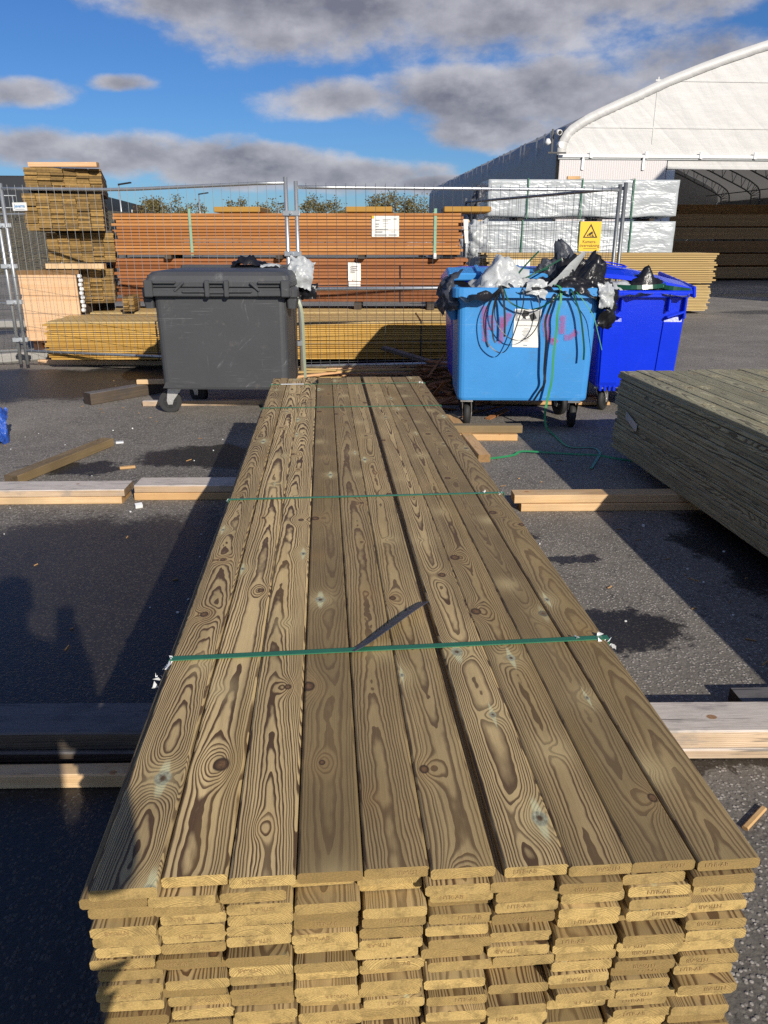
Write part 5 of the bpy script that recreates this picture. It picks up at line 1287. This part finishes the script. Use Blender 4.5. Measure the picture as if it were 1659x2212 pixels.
for k, (px, py, w) in enumerate(TR):
    Yt = 108 + (k * 7) % 14; x = (px - 829.5) / 1785 * Yt; h = 1.46 + (519 - py) / 1661 * 1.0 * Yt * .985
    ordn = ["first", "second", "third", "fourth", "fifth", "sixth", "seventh", "eighth", "ninth", "tenth", "eleventh", "twelfth", "thirteenth", "fourteenth", "fifteenth", "sixteenth", "seventeenth", "eighteenth", "last"][k]
    tree(f'{ordn} from the left of the autumn trees on the horizon behind the packs', x, Yt, h, w * 1.25, 50 + k)

# ------------------------------------------------------------------ the photographer, standing behind the phone
def skin(name, verts, edges, radii, m, parent=None, root=0):
    me = bpy.data.meshes.new(name); me.from_pydata(verts, edges, []); me.materials.append(m)
    o = link(name, me, parent); o.modifiers.new('skin', 'SKIN'); s2 = o.modifiers.new('sub', 'SUBSURF'); s2.levels = 2; s2.render_levels = 2
    if not me.skin_vertices: me.attributes
    for i, r_ in enumerate(radii): me.skin_vertices[0].data[i].radius = (r_, r_) if not isinstance(r_, tuple) else r_
    me.skin_vertices[0].data[root].use_root = True
    return o
M['skin'] = simple('skin', (.55, .33, .24), .55); M['jacket'] = simple('navy_jacket', (.02, .025, .05), .8, nscale=60, namp=.2)
M['jeans'] = simple('blue_jeans', (.04, .06, .12), .85, nscale=80, namp=.2); M['hair'] = simple('brown_hair', (.05, .03, .018), .6)
M['shoe'] = simple('dark_shoes', (.02, .018, .016), .6)
person = empty('person', (0, 0, 0)); tag(person, 'person in navy jacket and jeans holding up a phone by the near stack end', 'person')
ox, oy = -.10, -.30
V_ = [(ox, oy, .93), (ox, oy - .01, 1.10), (ox, oy - .01, 1.28), (ox, oy, 1.42), (ox, oy + .01, 1.50), (ox, oy + .03, 1.60), (ox, oy + .02, 1.70),
      (ox + .19, oy - .01, 1.385), (ox + .225, oy + .03, 1.15), (ox + .165, oy + .21, 1.33), (ox + .15, oy + .235, 1.37),
      (ox - .19, oy - .01, 1.385), (ox - .24, oy - .03, 1.12), (ox - .25, oy + .05, .88), (ox - .25, oy + .07, .81),
      (ox + .09, oy, .86), (ox + .10, oy + .01, .50), (ox + .10, oy - .02, .10), (ox + .11, oy + .10, .05),
      (ox - .09, oy, .86), (ox - .10, oy + .01, .50), (ox - .10, oy - .02, .10), (ox - .11, oy + .10, .05)]
E_ = [(0, 1), (1, 2), (2, 3), (3, 4), (4, 5), (5, 6), (3, 7), (7, 8), (8, 9), (9, 10), (3, 11), (11, 12), (12, 13), (13, 14), (0, 15), (15, 16), (16, 17), (17, 18), (0, 19), (19, 20), (20, 21), (21, 22)]
R_ = [(.15, .10), (.14, .10), (.16, .11), (.10, .08), .055, (.078, .095), (.06, .08), .065, .045, .032, .03, .065, .045, .032, .03, .09, .062, .042, .035, .09, .062, .042, .035]
body = skin('body', V_, E_, R_, M['skin'], person)
jr = [(.175, .13), (.165, .125), (.18, .13), (.115, .095), .085, .06, .045, .085, .06, .045]
jv = [V_[0], V_[1], V_[2], V_[3], V_[7], V_[8], V_[9], V_[11], V_[12], V_[13]]
skin('jacket', jv, [(0, 1), (1, 2), (2, 3), (3, 4), (4, 5), (5, 6), (3, 7), (7, 8), (8, 9)], [(.175, .13), (.165, .125), (.178, .135), (.12, .10), .083, .061, .046, .083, .062, .048], M['jacket'], person)
skin('trousers', [V_[0], V_[15], V_[16], V_[17], V_[19], V_[20], V_[21]], [(0, 1), (1, 2), (2, 3), (0, 4), (4, 5), (5, 6)], [(.165, .12), .105, .078, .065, .105, .078, .065], M['jeans'], person)
for i in (17, 21):
    x, y, z = V_[i]; MB().loft([rrect(.09, .27, .04, 0, x, y + .07), rrect(.10, .28, .045, .03, x, y + .07), rrect(.085, .22, .04, .07, x, y + .05), rrect(.075, .11, .035, .12, x, y)]).build('shoe', M['shoe'], person)
# head details
hx, hy, hz = ox, oy + .03, 1.64
def ball(c, r, n=10): 
    mb = MB(); loops = []
    for k in range(1, n):
        a = math.pi * k / n; loops.append([(c[0] + r[0] * math.sin(a) * math.cos(2 * math.pi * q / 14), c[1] + r[1] * math.sin(a) * math.sin(2 * math.pi * q / 14), c[2] - r[2] * math.cos(a)) for q in range(14)])
    mb.loft(loops, smooth=True); return mb
ball((hx, hy - .015, hz + .045), (.088, .108, .085)).build('hair', M['hair'], person)
for sx in (-1, 1):
    ball((hx + sx * .032, hy + .088, hz + .005), (.012, .010, .009), 6).build('eye', M['white_paint'], person)
    ball((hx + sx * .082, hy, hz - .01), (.012, .022, .032), 6).build('ear', M['skin'], person)
ball((hx, hy + .105, hz - .025), (.013, .018, .022), 6).build('nose', M['skin'], person); ball((hx, hy + .092, hz - .062), (.024, .008, .006), 6).build('mouth', M['hair'], person)
# phone held upright in front of the face, the fingers round its edges
phone = empty('phone', (0, -.020, 1.405), 0, R(-19.45)); tag(phone, 'black phone held up in the hand of the person', 'phone')
MB().loft([rrect(.076, .156, .012, -.004), rrect(.076, .156, .012, .004)]).build('case', M['black_metal'], phone, None, (R(90), 0, 0))
MB().box((0, -.0046, 0), (.070, .0008, .148)).build('screen', M['hub'], phone)
hand = V_[10]
for k in range(4):
    z = 1.395 - k * .019; L = (.9, 1, .95, .8)[k]
    skin('finger', [(hand[0] + .004, hand[1] - .01, z), (.056, -.045, z + .004), (.050, -.014 - .006 * k, z + .007), (.050 - .012 * L, -.012 - .006 * k, z + .008)], [(0, 1), (1, 2), (2, 3)], [.010, .0085, .0075, .006], M['skin'], person)
skin('thumb', [(hand[0] - .01, hand[1] - .02, 1.36), (.03, -.055, 1.375), (-.005, -.043, 1.39)], [(0, 1), (1, 2)], [.012, .010, .008], M['skin'], person)
